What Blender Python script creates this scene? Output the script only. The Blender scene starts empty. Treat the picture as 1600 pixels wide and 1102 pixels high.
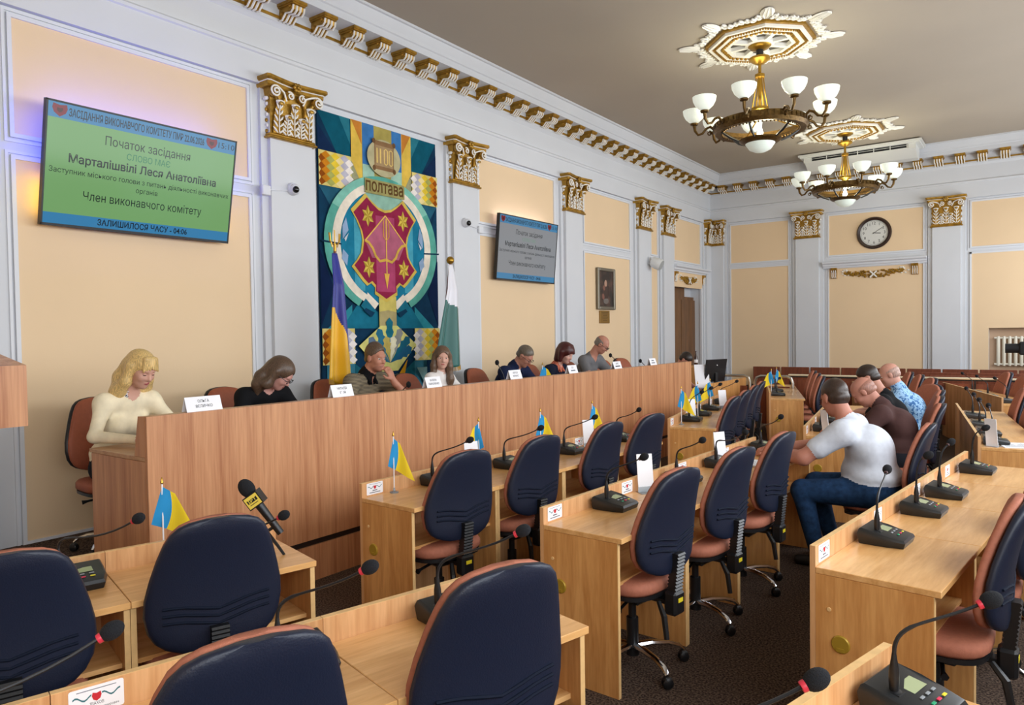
import bpy, math, random
import numpy as np
from mathutils import Vector, Matrix
random.seed(7)
SC = bpy.context.scene
COL = SC.collection
PI = math.pi
R = math.radians
def lin(c):
    if isinstance(c, str):
        c = c.lstrip('#'); c = [int(c[i:i+2], 16)/255 for i in (0, 2, 4)]
    return tuple((x/12.92 if x <= .04045 else ((x+.055)/1.055)**2.4) for x in c)
# ------------------------------------------------------------------ camera, light, exposure
CAM_POS = Vector((5.827, 0.0, 1.72))
yaw, pitch, roll = R(-35.87), R(-1.48), R(-0.83)
fw = Vector((math.sin(yaw)*math.cos(pitch), math.cos(yaw)*math.cos(pitch), math.sin(pitch)))
rt = Vector((math.cos(yaw), -math.sin(yaw), 0)); up = rt.cross(fw)
rt, up = rt*math.cos(roll)+up*math.sin(roll), up*math.cos(roll)-rt*math.sin(roll)
cam = bpy.data.cameras.new('camera'); cam.sensor_width = 36; cam.lens = 36*1128.03/1600
cam.clip_start = .02; cam.clip_end = 100
camo = bpy.data.objects.new('camera', cam); COL.objects.link(camo)
camo.matrix_world = Matrix(((rt.x, up.x, -fw.x, CAM_POS.x), (rt.y, up.y, -fw.y, CAM_POS.y), (rt.z, up.z, -fw.z, CAM_POS.z), (0, 0, 0, 1)))
SC.camera = camo
SC.view_settings.view_transform = 'Standard'; SC.view_settings.look = 'None'
SC.view_settings.gamma = 1; SC.view_settings.use_curve_mapping = False
SC.view_settings.exposure = 0.1
W = bpy.data.worlds.new('world'); SC.world = W; W.use_nodes = True
W.node_tree.nodes['Background'].inputs[0].default_value = (.75, .87, 1, 1)
W.node_tree.nodes['Background'].inputs[1].default_value = 1.2
ROOM_X, ROOM_Y0, ROOM_Y1, CEIL = 7.7, -3.2, 15.534, 5.06
WINDOWS = [-1.6, 1.4, 4.4, 7.4, 10.4, 13.4]
WIN_POWER = 104
for wy in WINDOWS:      # daylight coming through each window of the right-hand wall
    l = bpy.data.lights.new('daylight', 'AREA'); l.shape = 'RECTANGLE'; l.size = 1.7; l.size_y = 3.1
    l.energy = WIN_POWER; l.color = (.91, .955, 1)
    o = bpy.data.objects.new('daylight', l); COL.objects.link(o)
    o.location = (ROOM_X-.16, wy, 2.6); o.rotation_euler = (0, R(90), 0)
# ------------------------------------------------------------------ materials
MATS = {}
def nodes(name):
    m = bpy.data.materials.new(name); m.use_nodes = True
    return m, m.node_tree, m.node_tree.nodes['Principled BSDF']
def M(name, c=None, rough=.5, metal=0, spec=.5, bdist=.01, bump=None, var=None, emit=0, coat=0, trans=0, sheen=0):
    if name in MATS: return MATS[name]
    m, t, b = nodes(name); c = lin(c)
    b.inputs['Base Color'].default_value = (*c, 1); b.inputs['Roughness'].default_value = rough
    b.inputs['Metallic'].default_value = metal; b.inputs['Specular IOR Level'].default_value = spec
    b.inputs['Coat Weight'].default_value = coat; b.inputs['Coat Roughness'].default_value = .12
    b.inputs['Transmission Weight'].default_value = trans; b.inputs['Sheen Weight'].default_value = sheen
    if emit:
        b.inputs['Emission Color'].default_value = (*c, 1); b.inputs['Emission Strength'].default_value = emit
    if bump or var:
        tc = t.nodes.new('ShaderNodeTexCoord')
    if bump:
        n = t.nodes.new('ShaderNodeTexNoise'); n.inputs['Scale'].default_value = bump[0]; n.inputs['Detail'].default_value = 3
        bp = t.nodes.new('ShaderNodeBump'); bp.inputs['Strength'].default_value = bump[1]; bp.inputs['Distance'].default_value = bdist
        t.links.new(tc.outputs['Object'], n.inputs['Vector']); t.links.new(n.outputs[0], bp.inputs['Height']); t.links.new(bp.outputs[0], b.inputs['Normal'])
    if var:
        n = t.nodes.new('ShaderNodeTexNoise'); n.inputs['Scale'].default_value = var[0]; n.inputs['Detail'].default_value = 4
        r = t.nodes.new('ShaderNodeValToRGB'); a = var[1]
        r.color_ramp.elements[0].position = .3; r.color_ramp.elements[1].position = .7
        r.color_ramp.elements[0].color = (*[max(0, x*(1-a)) for x in c], 1); r.color_ramp.elements[1].color = (*[min(1, x*(1+a)) for x in c], 1)
        t.links.new(tc.outputs['Object'], n.inputs['Vector']); t.links.new(n.outputs[0], r.inputs[0]); t.links.new(r.outputs[0], b.inputs['Base Color'])
    MATS[name] = m; return m
def wood(name, c1, c2, stretch, rough=.35, fine=1.0, coat=.15):
    m, t, b = nodes(name)
    tc = t.nodes.new('ShaderNodeTexCoord'); mp = t.nodes.new('ShaderNodeMapping'); mp.inputs['Scale'].default_value = stretch
    t.links.new(tc.outputs['Object'], mp.inputs['Vector'])
    n1 = t.nodes.new('ShaderNodeTexNoise'); n1.inputs['Scale'].default_value = 1.6*fine; n1.inputs['Detail'].default_value = 6; n1.inputs['Distortion'].default_value = .6
    n2 = t.nodes.new('ShaderNodeTexNoise'); n2.inputs['Scale'].default_value = 9*fine; n2.inputs['Detail'].default_value = 3
    mx = t.nodes.new('ShaderNodeMath'); mx.operation = 'MULTIPLY_ADD'; mx.inputs[1].default_value = .45
    t.links.new(mp.outputs[0], n1.inputs['Vector']); t.links.new(mp.outputs[0], n2.inputs['Vector'])
    t.links.new(n2.outputs[0], mx.inputs[0]); t.links.new(n1.outputs[0], mx.inputs[2])
    r = t.nodes.new('ShaderNodeValToRGB'); r.color_ramp.elements[0].position = .5; r.color_ramp.elements[1].position = .92
    r.color_ramp.elements[0].color = (*lin(c2), 1); r.color_ramp.elements[1].color = (*lin(c1), 1)
    t.links.new(mx.outputs[0], r.inputs[0]); t.links.new(r.outputs[0], b.inputs['Base Color'])
    b.inputs['Roughness'].default_value = rough; b.inputs['Coat Weight'].default_value = coat; b.inputs['Coat Roughness'].default_value = .2
    bp = t.nodes.new('ShaderNodeBump'); bp.inputs['Strength'].default_value = .05; t.links.new(mx.outputs[0], bp.inputs['Height']); t.links.new(bp.outputs[0], b.inputs['Normal'])
    MATS[name] = m; return m
white = M('white_plaster', '#d3d6db', .6, var=(1.3, .025))
trimw = M('white_trim', '#dbdee4', .5)
peach = M('peach_paint', '#e8cca6', .7, var=(.8, .03), bump=(60, .05))
ceilm = M('ceiling_paint', '#aea394', .8, var=(.5, .04))
gold = M('gold_paint', '#a9812f', .38, .55, bump=(45, .25), var=(14, .3))
goldw = M('white_gilding', '#f1efe8', .5)
brass = M('brass', '#b08a35', .32, .8)
bronze = M('aged_bronze', '#604823', .38, .75, var=(30, .35), bump=(60, .3))
WD_H = wood('oak_desktop', '#ecba7c', '#cb9150', (9, .9, 9), .3, coat=.3)
WD_V = wood('oak_side', '#e2a865', '#bd7f42', (9, 9, .8), .42)
WD_R = wood('oak_riser', '#e6b480', '#c58c58', (9, 9, .8), .42)
WD_E = M('oak_edge', '#dfb67c', .4, var=(20, .1))
WD_P = wood('beech_presidium', '#d29a6e', '#aa6f49', (9, 9, .35), .42, fine=1.3)
WD_PT = wood('beech_presidium_top', '#c79a6e', '#a97a50', (9, .9, 9), .4)
WD_D = wood('dark_door_wood', '#7d5329', '#573612', (5, 5, .5), .4)
WD_B = wood('bench_wood', '#8a4a33', '#62301f', (7, 7, .6), .35)
navy = M('navy_plastic', '#141c30', .45, bump=(220, .12))
salmon = M('salmon_fabric', '#a8664e', .75, bump=(300, .2), var=(60, .08))
brownl = M('brown_upholstery', '#9a5338', .6, bump=(250, .15), var=(40, .08))
black = M('black_plastic', '#141518', .4)
blackm = M('black_matte', '#0d0e11', .75)
foam = M('black_foam', '#101218', .95, bump=(400, .5))
red_ring = M('red_ring', '#d8374a', .4)
chrome = M('chrome', '#d6d8db', .12, 1)
steel = M('brushed_steel', '#b9b6ae', .3, .9)
micb = M('mic_base_plastic', '#1d1f21', .36)
lcd = M('lcd_glass', '#a3ad85', .2)
paper = M('white_paper', '#f2f3f8', .7)
ink = M('black_ink', '#22242c', .7)
yel_lbl = M('yellow_label', '#e3cf28', .5)
flag_b = M('flag_blue', '#1a93d2', .75, sheen=.2); flag_y = M('flag_yellow', '#f4d61f', .75, sheen=.2)
glassw = M('opal_glass', '#eef6ea', .25, emit=.38)
glassb = M('opal_glass_bowl', '#dfeae0', .25, emit=.2)
bulbm = M('lit_bulb', '#fff4d6', .4, emit=60)
acryl = M('clear_acrylic', '#e6edf2', .1, trans=.7)
skinm = {}
# ------------------------------------------------------------------ mesh helpers
class MB:
    def __init__(s): s.v = []; s.f = []; s.m = []
    def add(s, vs, fs, mi=0):
        o = len(s.v); s.v += [tuple(p) for p in vs]
        for f in fs: s.f.append(tuple(i+o for i in f)); s.m.append(mi)
        return s
    def box(s, x0, x1, y0, y1, z0, z1, mi=0):
        return s.add([(x0,y0,z0),(x1,y0,z0),(x1,y1,z0),(x0,y1,z0),(x0,y0,z1),(x1,y0,z1),(x1,y1,z1),(x0,y1,z1)],
                     [(0,3,2,1),(4,5,6,7),(0,1,5,4),(1,2,6,5),(2,3,7,6),(3,0,4,7)], mi)
    def bbox(s, x0, x1, y0, y1, z0, z1, b=.004, mi=0):      # box with bevelled edges
        c = Vector(((x0+x1)/2, (y0+y1)/2, (z0+z1)/2)); h = ((x1-x0)/2, (y1-y0)/2, (z1-z0)/2)
        b = min(b, *[k*.9 for k in h]); vs = []; idx = {}
        for sx in (-1, 1):
            for sy in (-1, 1):
                for sz in (-1, 1):
                    for a in range(3):
                        d = [h[0]-b, h[1]-b, h[2]-b]; d[a] = h[a]
                        idx[sx, sy, sz, a] = len(vs); vs.append((c.x+sx*d[0], c.y+sy*d[1], c.z+sz*d[2]))
        I = lambda sg, a: idx[sg[0], sg[1], sg[2], a]
        fs = []
        for a in range(3):
            b1, b2 = (a+1) % 3, (a+2) % 3
            for sg in (-1, 1):
                q = []
                for u, w in ((-1,-1),(1,-1),(1,1),(-1,1)):
                    k = [0,0,0]; k[a] = sg; k[b1] = u; k[b2] = w; q.append(I(k, a))
                fs.append(q if sg > 0 else q[::-1])
            for u in (-1, 1):
                for w in (-1, 1):
                    k0 = [0,0,0]; k0[a] = -1; k0[b1] = u; k0[b2] = w; k1 = list(k0); k1[a] = 1
                    q = [I(k0, b1), I(k1, b1), I(k1, b2), I(k0, b2)]
                    fs.append(q if u*w > 0 else q[::-1])
        for sx in (-1, 1):
            for sy in (-1, 1):
                for sz in (-1, 1):
                    t = [idx[sx,sy,sz,0], idx[sx,sy,sz,1], idx[sx,sy,sz,2]]
                    fs.append(t if sx*sy*sz > 0 else t[::-1])
        return s.add(vs, fs, mi)
    def obox(s, c, size, rot=None, mi=0):
        rot = rot or Matrix.Identity(3); c = Vector(c); k = MB().box(-size[0]/2, size[0]/2, -size[1]/2, size[1]/2, -size[2]/2, size[2]/2)
        return s.add([c+rot@Vector(p) for p in k.v], k.f, mi)
    def extrude(s, poly, fn, a0, a1, mi=0, caps=True):   # poly of 2D points (ccw), fn(u,v,a)->xyz
        n = len(poly); vs = [fn(u, v, a0) for u, v in poly]+[fn(u, v, a1) for u, v in poly]
        fs = [(i, (i+1) % n, n+(i+1) % n, n+i) for i in range(n)]
        if caps: fs += [tuple(range(n))[::-1], tuple(range(n, 2*n))]
        return s.add(vs, fs, mi)
    def rings(s, rs, mi=0, cap=True, closed=False):
        n = len(rs[0]); vs = [p for r in rs for p in r]; fs = []
        for k in range(len(rs)-1+(1 if closed else 0)):
            a, b = k*n, ((k+1) % len(rs))*n
            for i in range(n): fs.append((a+i, a+(i+1) % n, b+(i+1) % n, b+i))
        if cap and not closed: fs += [tuple(range(n))[::-1], tuple(range((len(rs)-1)*n, len(rs)*n))]
        return s.add(vs, fs, mi)
    def tube(s, path, r, seg=8, mi=0, closed=False, flat=1.0):
        P = [Vector(p) for p in path]; n = len(P); rs = []
        rr = r if isinstance(r, (list, tuple)) else [r]*n
        prev = None
        for i in range(n):
            if closed: d = P[(i+1) % n]-P[i-1]
            else: d = P[min(i+1, n-1)]-P[max(i-1, 0)]
            d.normalize()
            if prev is None:
                a = Vector((0,0,1)) if abs(d.z) < .9 else Vector((1,0,0)); u = d.cross(a).normalized()
            else: u = (prev-d*prev.dot(d)).normalized()
            prev = u; w = d.cross(u)
            rs.append([P[i]+(u*math.cos(2*PI*k/seg)+w*math.sin(2*PI*k/seg)*flat)*rr[i] for k in range(seg)])
        return s.rings(rs, mi, True, closed)
    def lathe(s, prof, seg=16, o=(0,0,0), mi=0, rot=None, cap=True):
        o = Vector(o); rs = []
        for r, z in prof:
            q = [Vector((max(r, 1e-4)*math.cos(2*PI*k/seg), max(r, 1e-4)*math.sin(2*PI*k/seg), z)) for k in range(seg)]
            rs.append([o+(rot@p if rot else p) for p in q])
        return s.rings(rs, mi, cap)
    def ell(s, c, r, seg=12, rg=7, mi=0, rot=None):
        c = Vector(c); rs = []
        for j in range(rg+1):
            t = -PI/2+PI*j/rg; k = max(math.cos(t), 1e-3)
            q = [Vector((r[0]*k*math.cos(2*PI*i/seg), r[1]*k*math.sin(2*PI*i/seg), r[2]*math.sin(t))) for i in range(seg)]
            rs.append([c+(rot@p if rot else p) for p in q])
        return s.rings(rs, mi)
    def poly(s, pts, mi=0): return s.add(pts, [tuple(range(len(pts)))], mi)
    def build(s, name, mats, parent=None, smooth=True, angle=35, loc=None, rotz=0):
        me = bpy.data.meshes.new(name); me.from_pydata(s.v, [], s.f)
        if not isinstance(mats, (list, tuple)): mats = [mats]
        for m in mats: me.materials.append(m)
        if len(mats) > 1: me.polygons.foreach_set('material_index', s.m)
        if smooth:
            me.polygons.foreach_set('use_smooth', [True]*len(me.polygons)); me.set_sharp_from_angle(angle=R(angle))
        me.update()
        o = bpy.data.objects.new(name, me); COL.objects.link(o)
        if parent: o.parent = parent
        if loc: o.location = loc
        o.rotation_euler.z = rotz
        return o
def tag(o, label=None, cat=None, group=None, kind=None):
    for k, v in (('label', label), ('category', cat), ('group', group), ('kind', kind)):
        if v: o[k] = v
    return o
def thing(name, label, cat, loc=(0,0,0), rz=0, group=None):
    o = bpy.data.objects.new(name, None); o.empty_display_size = .1; COL.objects.link(o)
    o.location = loc; o.rotation_euler = (0, 0, rz)
    return tag(o, label, cat, group)
def copy_tree(o, parent=None):
    c = o.copy(); COL.objects.link(c); c.parent = parent
    for ch in o.children: copy_tree(ch, c)
    return c
def inst(src, name, parent, loc=(0,0,0), rot=(0,0,0), sc=None):     # same mesh, new object
    o = bpy.data.objects.new(name, src if isinstance(src, bpy.types.Mesh) else src.data); COL.objects.link(o)
    o.parent = parent; o.location = loc; o.rotation_euler = rot
    if sc: o.scale = sc
    return o
def rz3(a): return Matrix.Rotation(a, 3, 'Z')
def text_mb(body, size, mi, fn, width=None, bold=False, thick=0):
    """flat lettering: fn(u,v) places a point of the text plane in space (u right, v up, centred)"""
    cu = bpy.data.curves.new('t', 'FONT'); cu.body = body; cu.size = 1; cu.resolution_u = 2; cu.align_x = 'CENTER'; cu.align_y = 'CENTER'
    cu.fill_mode = 'FRONT'
    if bold: cu.offset = .018
    o = bpy.data.objects.new('t', cu); COL.objects.link(o)
    dg = bpy.context.evaluated_depsgraph_get(); me = o.evaluated_get(dg).to_mesh()
    vs = [v.co*size for v in me.vertices]; fs = [tuple(p.vertices) for p in me.polygons]
    def dims(i):
        q = vs[i:i+4]
        if len(q) < 4 or len({round(p.x/size, 3) for p in q}) != 2 or len({round(p.y/size, 3) for p in q}) != 2: return 0, 0
        return (max(p.x for p in q)-min(p.x for p in q))/size, (max(p.y for p in q)-min(p.y for p in q))/size
    i = 0       # one glyph is drawn as three overlapping bars and fills wrongly: rebuild it from its bars
    while 'н' in body and i+11 < len(vs):
        (w0, h0), (w1, h1), (w2, h2) = dims(i), dims(i+4), dims(i+8)
        if .25 < w0 < .34 and .04 < h0 < .12 and all(.05 < w < .15 and .5 < h < .6 for w, h in ((w1, h1), (w2, h2))):
            fs = [f for f in fs if not any(i <= a < i+12 for a in f)]
            for j in (i, i+4, i+8):
                q = sorted(range(j, j+4), key=lambda a: math.atan2(vs[a].y-sum(vs[b].y for b in range(j, j+4))/4, vs[a].x-sum(vs[b].x for b in range(j, j+4))/4)); fs.append(tuple(q))
            i += 12
        else: i += 1
    o.evaluated_get(dg).to_mesh_clear(); bpy.data.objects.remove(o); bpy.data.curves.remove(cu)
    if not vs: return [], []
    x0 = min(v.x for v in vs); x1 = max(v.x for v in vs); k = 1 if not width else width/(x1-x0); xc = (x0+x1)/2
    return [fn((v.x-xc)*k, v.y) for v in vs], fs
# ------------------------------------------------------------------ room shell
def struct(o): o['kind'] = 'structure'; return o
carpet, t_, b_ = nodes('carpet')
tc = t_.nodes.new('ShaderNodeTexCoord'); n1 = t_.nodes.new('ShaderNodeTexNoise'); n1.inputs['Scale'].default_value = 95; n1.inputs['Detail'].default_value = 3
r1 = t_.nodes.new('ShaderNodeValToRGB'); r1.color_ramp.elements[0].position = .38; r1.color_ramp.elements[1].position = .66
r1.color_ramp.elements[0].color = (*lin('#2b221f'), 1); r1.color_ramp.elements[1].color = (*lin('#6d5b4e'), 1)
bp = t_.nodes.new('ShaderNodeBump'); bp.inputs['Strength'].default_value = .6; bp.inputs['Distance'].default_value = .01
t_.links.new(tc.outputs['Object'], n1.inputs['Vector']); t_.links.new(n1.outputs[0], r1.inputs[0]); t_.links.new(r1.outputs[0], b_.inputs['Base Color'])
t_.links.new(n1.outputs[0], bp.inputs['Height']); t_.links.new(bp.outputs[0], b_.inputs['Normal']); b_.inputs['Roughness'].default_value = .95; b_.inputs['Specular IOR Level'].default_value = .1
floor = struct(MB().box(0, ROOM_X, ROOM_Y0, ROOM_Y1, -.1, 0).build('floor', carpet, smooth=False))
ceiling = struct(MB().box(0, ROOM_X, ROOM_Y0, ROOM_Y1, CEIL, CEIL+.15).build('ceiling', ceilm, smooth=False))
wall_left = struct(MB().box(-.25, 0, ROOM_Y0-.2, 13.52, 0, CEIL+.15).box(-.25, 0, 15.0, ROOM_Y1+.3, 0, CEIL+.15).box(-.25, 0, 13.52, 15.0, 2.64, CEIL+.15)
    .box(-.3, -.22, 13.5, 15.02, 0, 2.66).build('wall_left', white, smooth=False))
wf = MB().box(0, 5.17, ROOM_Y1, ROOM_Y1+.3, 0, CEIL+.15).box(5.17, 6.6, ROOM_Y1, ROOM_Y1+.3, 1.70, CEIL+.15).box(6.6, ROOM_X, ROOM_Y1, ROOM_Y1+.3, 0, CEIL+.15).box(5.1, 6.7, ROOM_Y1+.18, ROOM_Y1+.3, 0, 1.8)
wall_far = struct(wf.build('wall_far', white, smooth=False))
wr = MB(); ys = [ROOM_Y0-.2]
for wy in WINDOWS: ys += [wy-.9, wy+.9]
ys.append(ROOM_Y1+.3)
for i in range(0, len(ys), 2): wr.box(ROOM_X, ROOM_X+.3, ys[i], ys[i+1], 0, CEIL+.15)
for wy in WINDOWS: wr.box(ROOM_X, ROOM_X+.3, wy-.9, wy+.9, 0, .95); wr.box(ROOM_X, ROOM_X+.3, wy-.9, wy+.9, 4.25, CEIL+.15)
wall_right = struct(wr.build('wall_right', peach, smooth=False))
wall_near = struct(MB().box(-.25, ROOM_X+.3, ROOM_Y0-.3, ROOM_Y0, 0, CEIL+.15).build('wall_near', peach, smooth=False))
glass = M('window_glass', '#f4f8fa', .02, trans=1)
for i, wy in enumerate(WINDOWS):
    w = struct(MB().box(ROOM_X+.16, ROOM_X+.17, wy-.86, wy+.86, .99, 4.21).build('window_%d' % (i+1), glass, smooth=False))
    fr = MB()
    for a, b, c, d in ((wy-.9, wy-.82, .95, 4.25), (wy+.82, wy+.9, .95, 4.25), (wy-.82, wy+.82, .95, 1.03), (wy-.82, wy+.82, 4.17, 4.25), (wy-.03, wy+.03, 1.03, 4.17), (wy-.82, wy+.82, 3.1, 3.17)):
        fr.box(ROOM_X+.12, ROOM_X+.2, a, b, c, d)
    fr.build('window_frame', trimw, w, smooth=False)
    MB().box(ROOM_X-.12, ROOM_X+.1, wy-.95, wy+.95, .9, .95).build('window_sill', trimw, w, smooth=False)
# podium under the long front desk
POD = .27
podium = struct(MB().box(0, 1.70, ROOM_Y0, 10.55, 0, POD).build('floor_podium', carpet, smooth=False))
MB().box(1.70, 1.722, 2.08, 10.2, 0, POD-.02).build('podium_cladding', WD_P, podium, smooth=False)
MB().box(1.66, 1.705, 2.08, 10.2, POD-.02, POD+.025).build('shadow_gap_strip', M('dark_strip', '#1d120d', .6), podium, smooth=False)
# cornices
prof = [(0, 4.06), (.05, 4.06), (.05, 4.325), (.066, 4.335), (.07, 4.36), (.055, 4.375), (.05, 4.38), (.05, 4.63), (.066, 4.645), (.075, 4.665), (.085, 4.67), (.085, 4.83), (.33, 4.83), (.33, 4.90), (.345, 4.91), (.345, 4.925), (.355, 4.945), (.375, 4.985), (.39, 5.03), (.413, 5.035), (.413, CEIL), (0, CEIL)]
cor_l = MB().extrude(prof, lambda u, v, a: (u, a, v), ROOM_Y1, ROOM_Y0).build('cornice', white, wall_left, angle=40)
cor_f = MB().extrude(prof, lambda u, v, a: (a, ROOM_Y1-u, v), ROOM_X, 0).build('cornice', white, wall_far, angle=40)
cor_r = MB().extrude(prof, lambda u, v, a: (ROOM_X-u, a, v), ROOM_Y0, ROOM_Y1).build('cornice', white, wall_right, angle=40)
MB().box(.085, .1, ROOM_Y0, ROOM_Y1-.085, 4.70, 4.725).build('gilt_strip', gold, cor_l, smooth=False)
MB().box(.085, ROOM_X, ROOM_Y1-.1, ROOM_Y1-.085, 4.70, 4.725).build('gilt_strip', gold, cor_f, smooth=False)
bk = MB()
bpf = [(0, 0), (0, -.135), (.02, -.15), (.05, -.145), (.075, -.12), (.1, -.095), (.14, -.1), (.175, -.105), (.205, -.085), (.215, -.05), (.2, -.02), (.2, 0)]
bk.extrude(bpf, lambda u, v, a: (u, a, v), -.058, .058, 0)
bk.box(0, .235, -.082, .082, -.026, 0, 0); bk.box(0, .222, -.072, .072, -.04, -.026, 0)
for dy in (-.062, -.02, .02, .062):
    bk.tube([(.215, dy, -.05), (.206, dy, -.09), (.175, dy, -.112), (.14, dy, -.107), (.1, dy, -.1), (.075, dy, -.125), (.045, dy, -.152), (.01, dy, -.15)], .009 if abs(dy) > .05 else .011, 5, 1)
for sy in (-1, 1):      # side scrolls
    bk.tube([(.175+.03*math.cos(a)*(1-a/14), sy*.06, -.06+.03*math.sin(a)*(1-a/14)) for a in np.linspace(0, 9, 14)], .006, 4, 0)
    bk.tube([(.045+.03*math.cos(a)*(1-a/14), sy*.06, -.105+.03*math.sin(a)*(1-a/14)) for a in np.linspace(0, 9, 14)], .006, 4, 0)
b0 = bk.build('bracket', [gold, goldw], cor_l, loc=(.085, .67, 4.83))
k = 1
while .67+k*.3685 < ROOM_Y1-.3: inst(b0, 'bracket', cor_l, (.085, .67+k*.3685, 4.83)); k += 1
k = 0
while .389+k*.335 < ROOM_X-.2: inst(b0, 'bracket', cor_f, (.389+k*.335, ROOM_Y1-.085, 4.83), (0, 0, R(-90))); k += 1
# ------------------------------------------------------------------ pilasters with gilded capitals
def capital_mesh():
    c = MB()
    c.bbox(-.08, .045, -.265, .265, 0, .022, .008, 0); c.bbox(-.08, .032, -.25, .25, .02, .05, .01, 0)
    def rect(x, w, z): return [(-.08, -w, z), (x, -w, z), (x, w, z), (-.08, w, z)]
    c.rings([rect(.004, .225, .045), rect(.008, .228, .2), rect(.02, .236, .33), (rect(.045, .262, .46))], 0)
    ab = [(-.08, -.315), (.10, -.315), (.115, -.29), (.09, -.18), (.07, -.06), (.07, .06), (.09, .18), (.115, .29), (.10, .315), (-.08, .315)]
    def sc(k, z): return [(p[0]+k if p[0] > 0 else p[0], p[1]*(1+k*2.2), z) for p in ab]
    c.rings([sc(-.03, .452), sc(-.012, .468), sc(-.012, .495)], 0); c.rings([sc(-.008, .496), sc(.0, .503)], 1)
    c.rings([sc(.0, .504), sc(.022, .52), sc(.022, .545), sc(.005, .55)], 0)
    for a in range(6): c.ell((.1, .028*math.cos(a*PI/3), .5+.028*math.sin(a*PI/3)), (.022, .02, .02), 6, 4, 0)
    c.ell((.115, 0, .5), (.018, .016, .016), 6, 4, 0)
    for sy in (-1, 1):      # corner volutes and inner scrolls
        def spiral(cx, cy, cz, r, turns, out, mi, th):
            p = []
            for a in np.linspace(0, turns*2*PI, 26):
                k = r*(1-.82*a/(turns*2*PI)); p.append((cx+.018*a/(turns*2*PI), cy-sy*out*k*math.sin(a-.6), cz+k*math.cos(a-.6)))
            c.tube(p, th, 5, mi)
        c.lathe([(.0, -.02), (.05, -.02), (.052, .012), (.0, .014)], 12, (.085, sy*.232, .41), 0, Matrix.Rotation(PI/2, 3, 'Y'))
        spiral(.103, sy*.232, .41, .055, 1.8, -1, 1, .0085)
        c.tube([(.06, sy*.09, .36), (.07, sy*.12, .43), (.085, sy*.17, .452), (.1, sy*.215, .462)], .01, 5, 1)
        c.lathe([(.0, -.02), (.034, -.02), (.036, .008), (.0, .01)], 10, (.07, sy*.065, .41), 0, Matrix.Rotation(PI/2, 3, 'Y'))
        spiral(.084, sy*.065, .41, .04, 1.5, 1, 1, .007)
        c.tube([(.03, sy*.13, .26), (.045, sy*.125, .33), (.055, sy*.1, .385), (.06, sy*.075, .44)], .016, 6, 0)
        c.tube([(.03, sy*.14, .26), (.05, sy*.155, .33), (.07, sy*.19, .38), (.08, sy*.22, .4)], .016, 6, 0)
    def leaf(y, z0, h, w, x0=.012):
        c.tube([(x0+.008+.03*(t**3), y, z0+h*t) for t in np.linspace(0, .93, 7)], [w*.5, w*.5, w*.46, w*.42, w*.36, w*.3, w*.2], 6, 0, flat=.35)
        for sy in (-1, 1):
            for i in range(5):      # toothed lobes fanning out from the midrib
                t = .12+.19*i; ww = w*(.62-.07*i); a = R(28+9*i)*sy; x = x0+.02+.03*t**3
                c.tube([(x, y+sy*w*.1, z0+h*(t-.1)), (x+.008, y+sy*ww*.65, z0+h*(t-.02)), (x+.006, y+sy*ww, z0+h*(t+.06))], [.006, .0095, .004], 5, 1)
        c.tube([(x0+.034+.03*(t**3), y, z0+h*t) for t in np.linspace(.03, .9, 6)], .0055, 4, 1)
        c.ell((x0+.056, y, z0+h*.98), (.028, w*.5, .02), 8, 5, 1)
        c.ell((x0+.074, y, z0+h*.93), (.012, w*.3, .02), 8, 5, 0)
    for y in (-.075, .075): leaf(y, .05, .17, .085)
    for y in (-.165, 0, .165): leaf(y, .05, .29, .095, .016)
    for sy in (-1, 1):      # side leaf
        for i in range(6): c.ell((-.04+.012*(i % 2), sy*.24, .07+i*.05), (.02, .012, .02), 6, 4, 1 if i % 2 else 0)
        c.ell((-.01, sy*.262, .36), (.04, .02, .02), 6, 4, 1)
    return c
cap0 = None
def pilaster(wall, at, width, rot, z0=0.0, plinth=None):
    """at = centre on the wall plane, front looks along local +X"""
    global cap0
    p = thing('pilaster', None, None, at, rot); p.parent = wall; w = width/2
    b = MB().box(0, .08, -w, w, z0, 3.60).box(0, .035, -w-.07, -w, z0, 4.06).box(0, .035, w, w+.07, z0, 4.06).box(0, .075, -w, w, 3.6, 4.07)
    b.bbox(0, .1, -w-.03, w+.03, z0, z0+.16, .01)
    b.build('shaft', white, p, smooth=False)
    if cap0 is None:
        cap0 = capital_mesh().build('capital', [gold, goldw], p); cap0.location = (.08, 0, 3.57); cap0.scale = (1, width/.46, 1); return p
    inst(cap0, 'capital', p, (.08, 0, 3.57), (0, 0, 0), (1, width/.46, 1)); return p
for y, wd in ((1.62, .48), (4.41, .48), (7.01, .48), (9.64, .5), (12.13, .48), (13.2, .48), (-.9, .48)): pilaster(wall_left, (0, y, 0), wd, 0, POD if y < 10.5 else 0)
for x, wd in ((2.085, .45), (4.52, .45), (6.95, .45)): pilaster(wall_far, (x, ROOM_Y1, 0), wd, R(-90))
cp = pilaster(wall_left, (0, 15.36, 0), .34, 0)
MB().box(0, .13, -.2, .17, 0, .93).build('plinth', M('grey_plinth', '#9aa0aa', .6), cp, smooth=False)
cpf = pilaster(wall_far, (.2, ROOM_Y1, 0), .3, R(-90))
MB().box(0, .13, -.2, .2, 0, .93).build('plinth', MATS['grey_plinth'], cpf, smooth=False)
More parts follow.
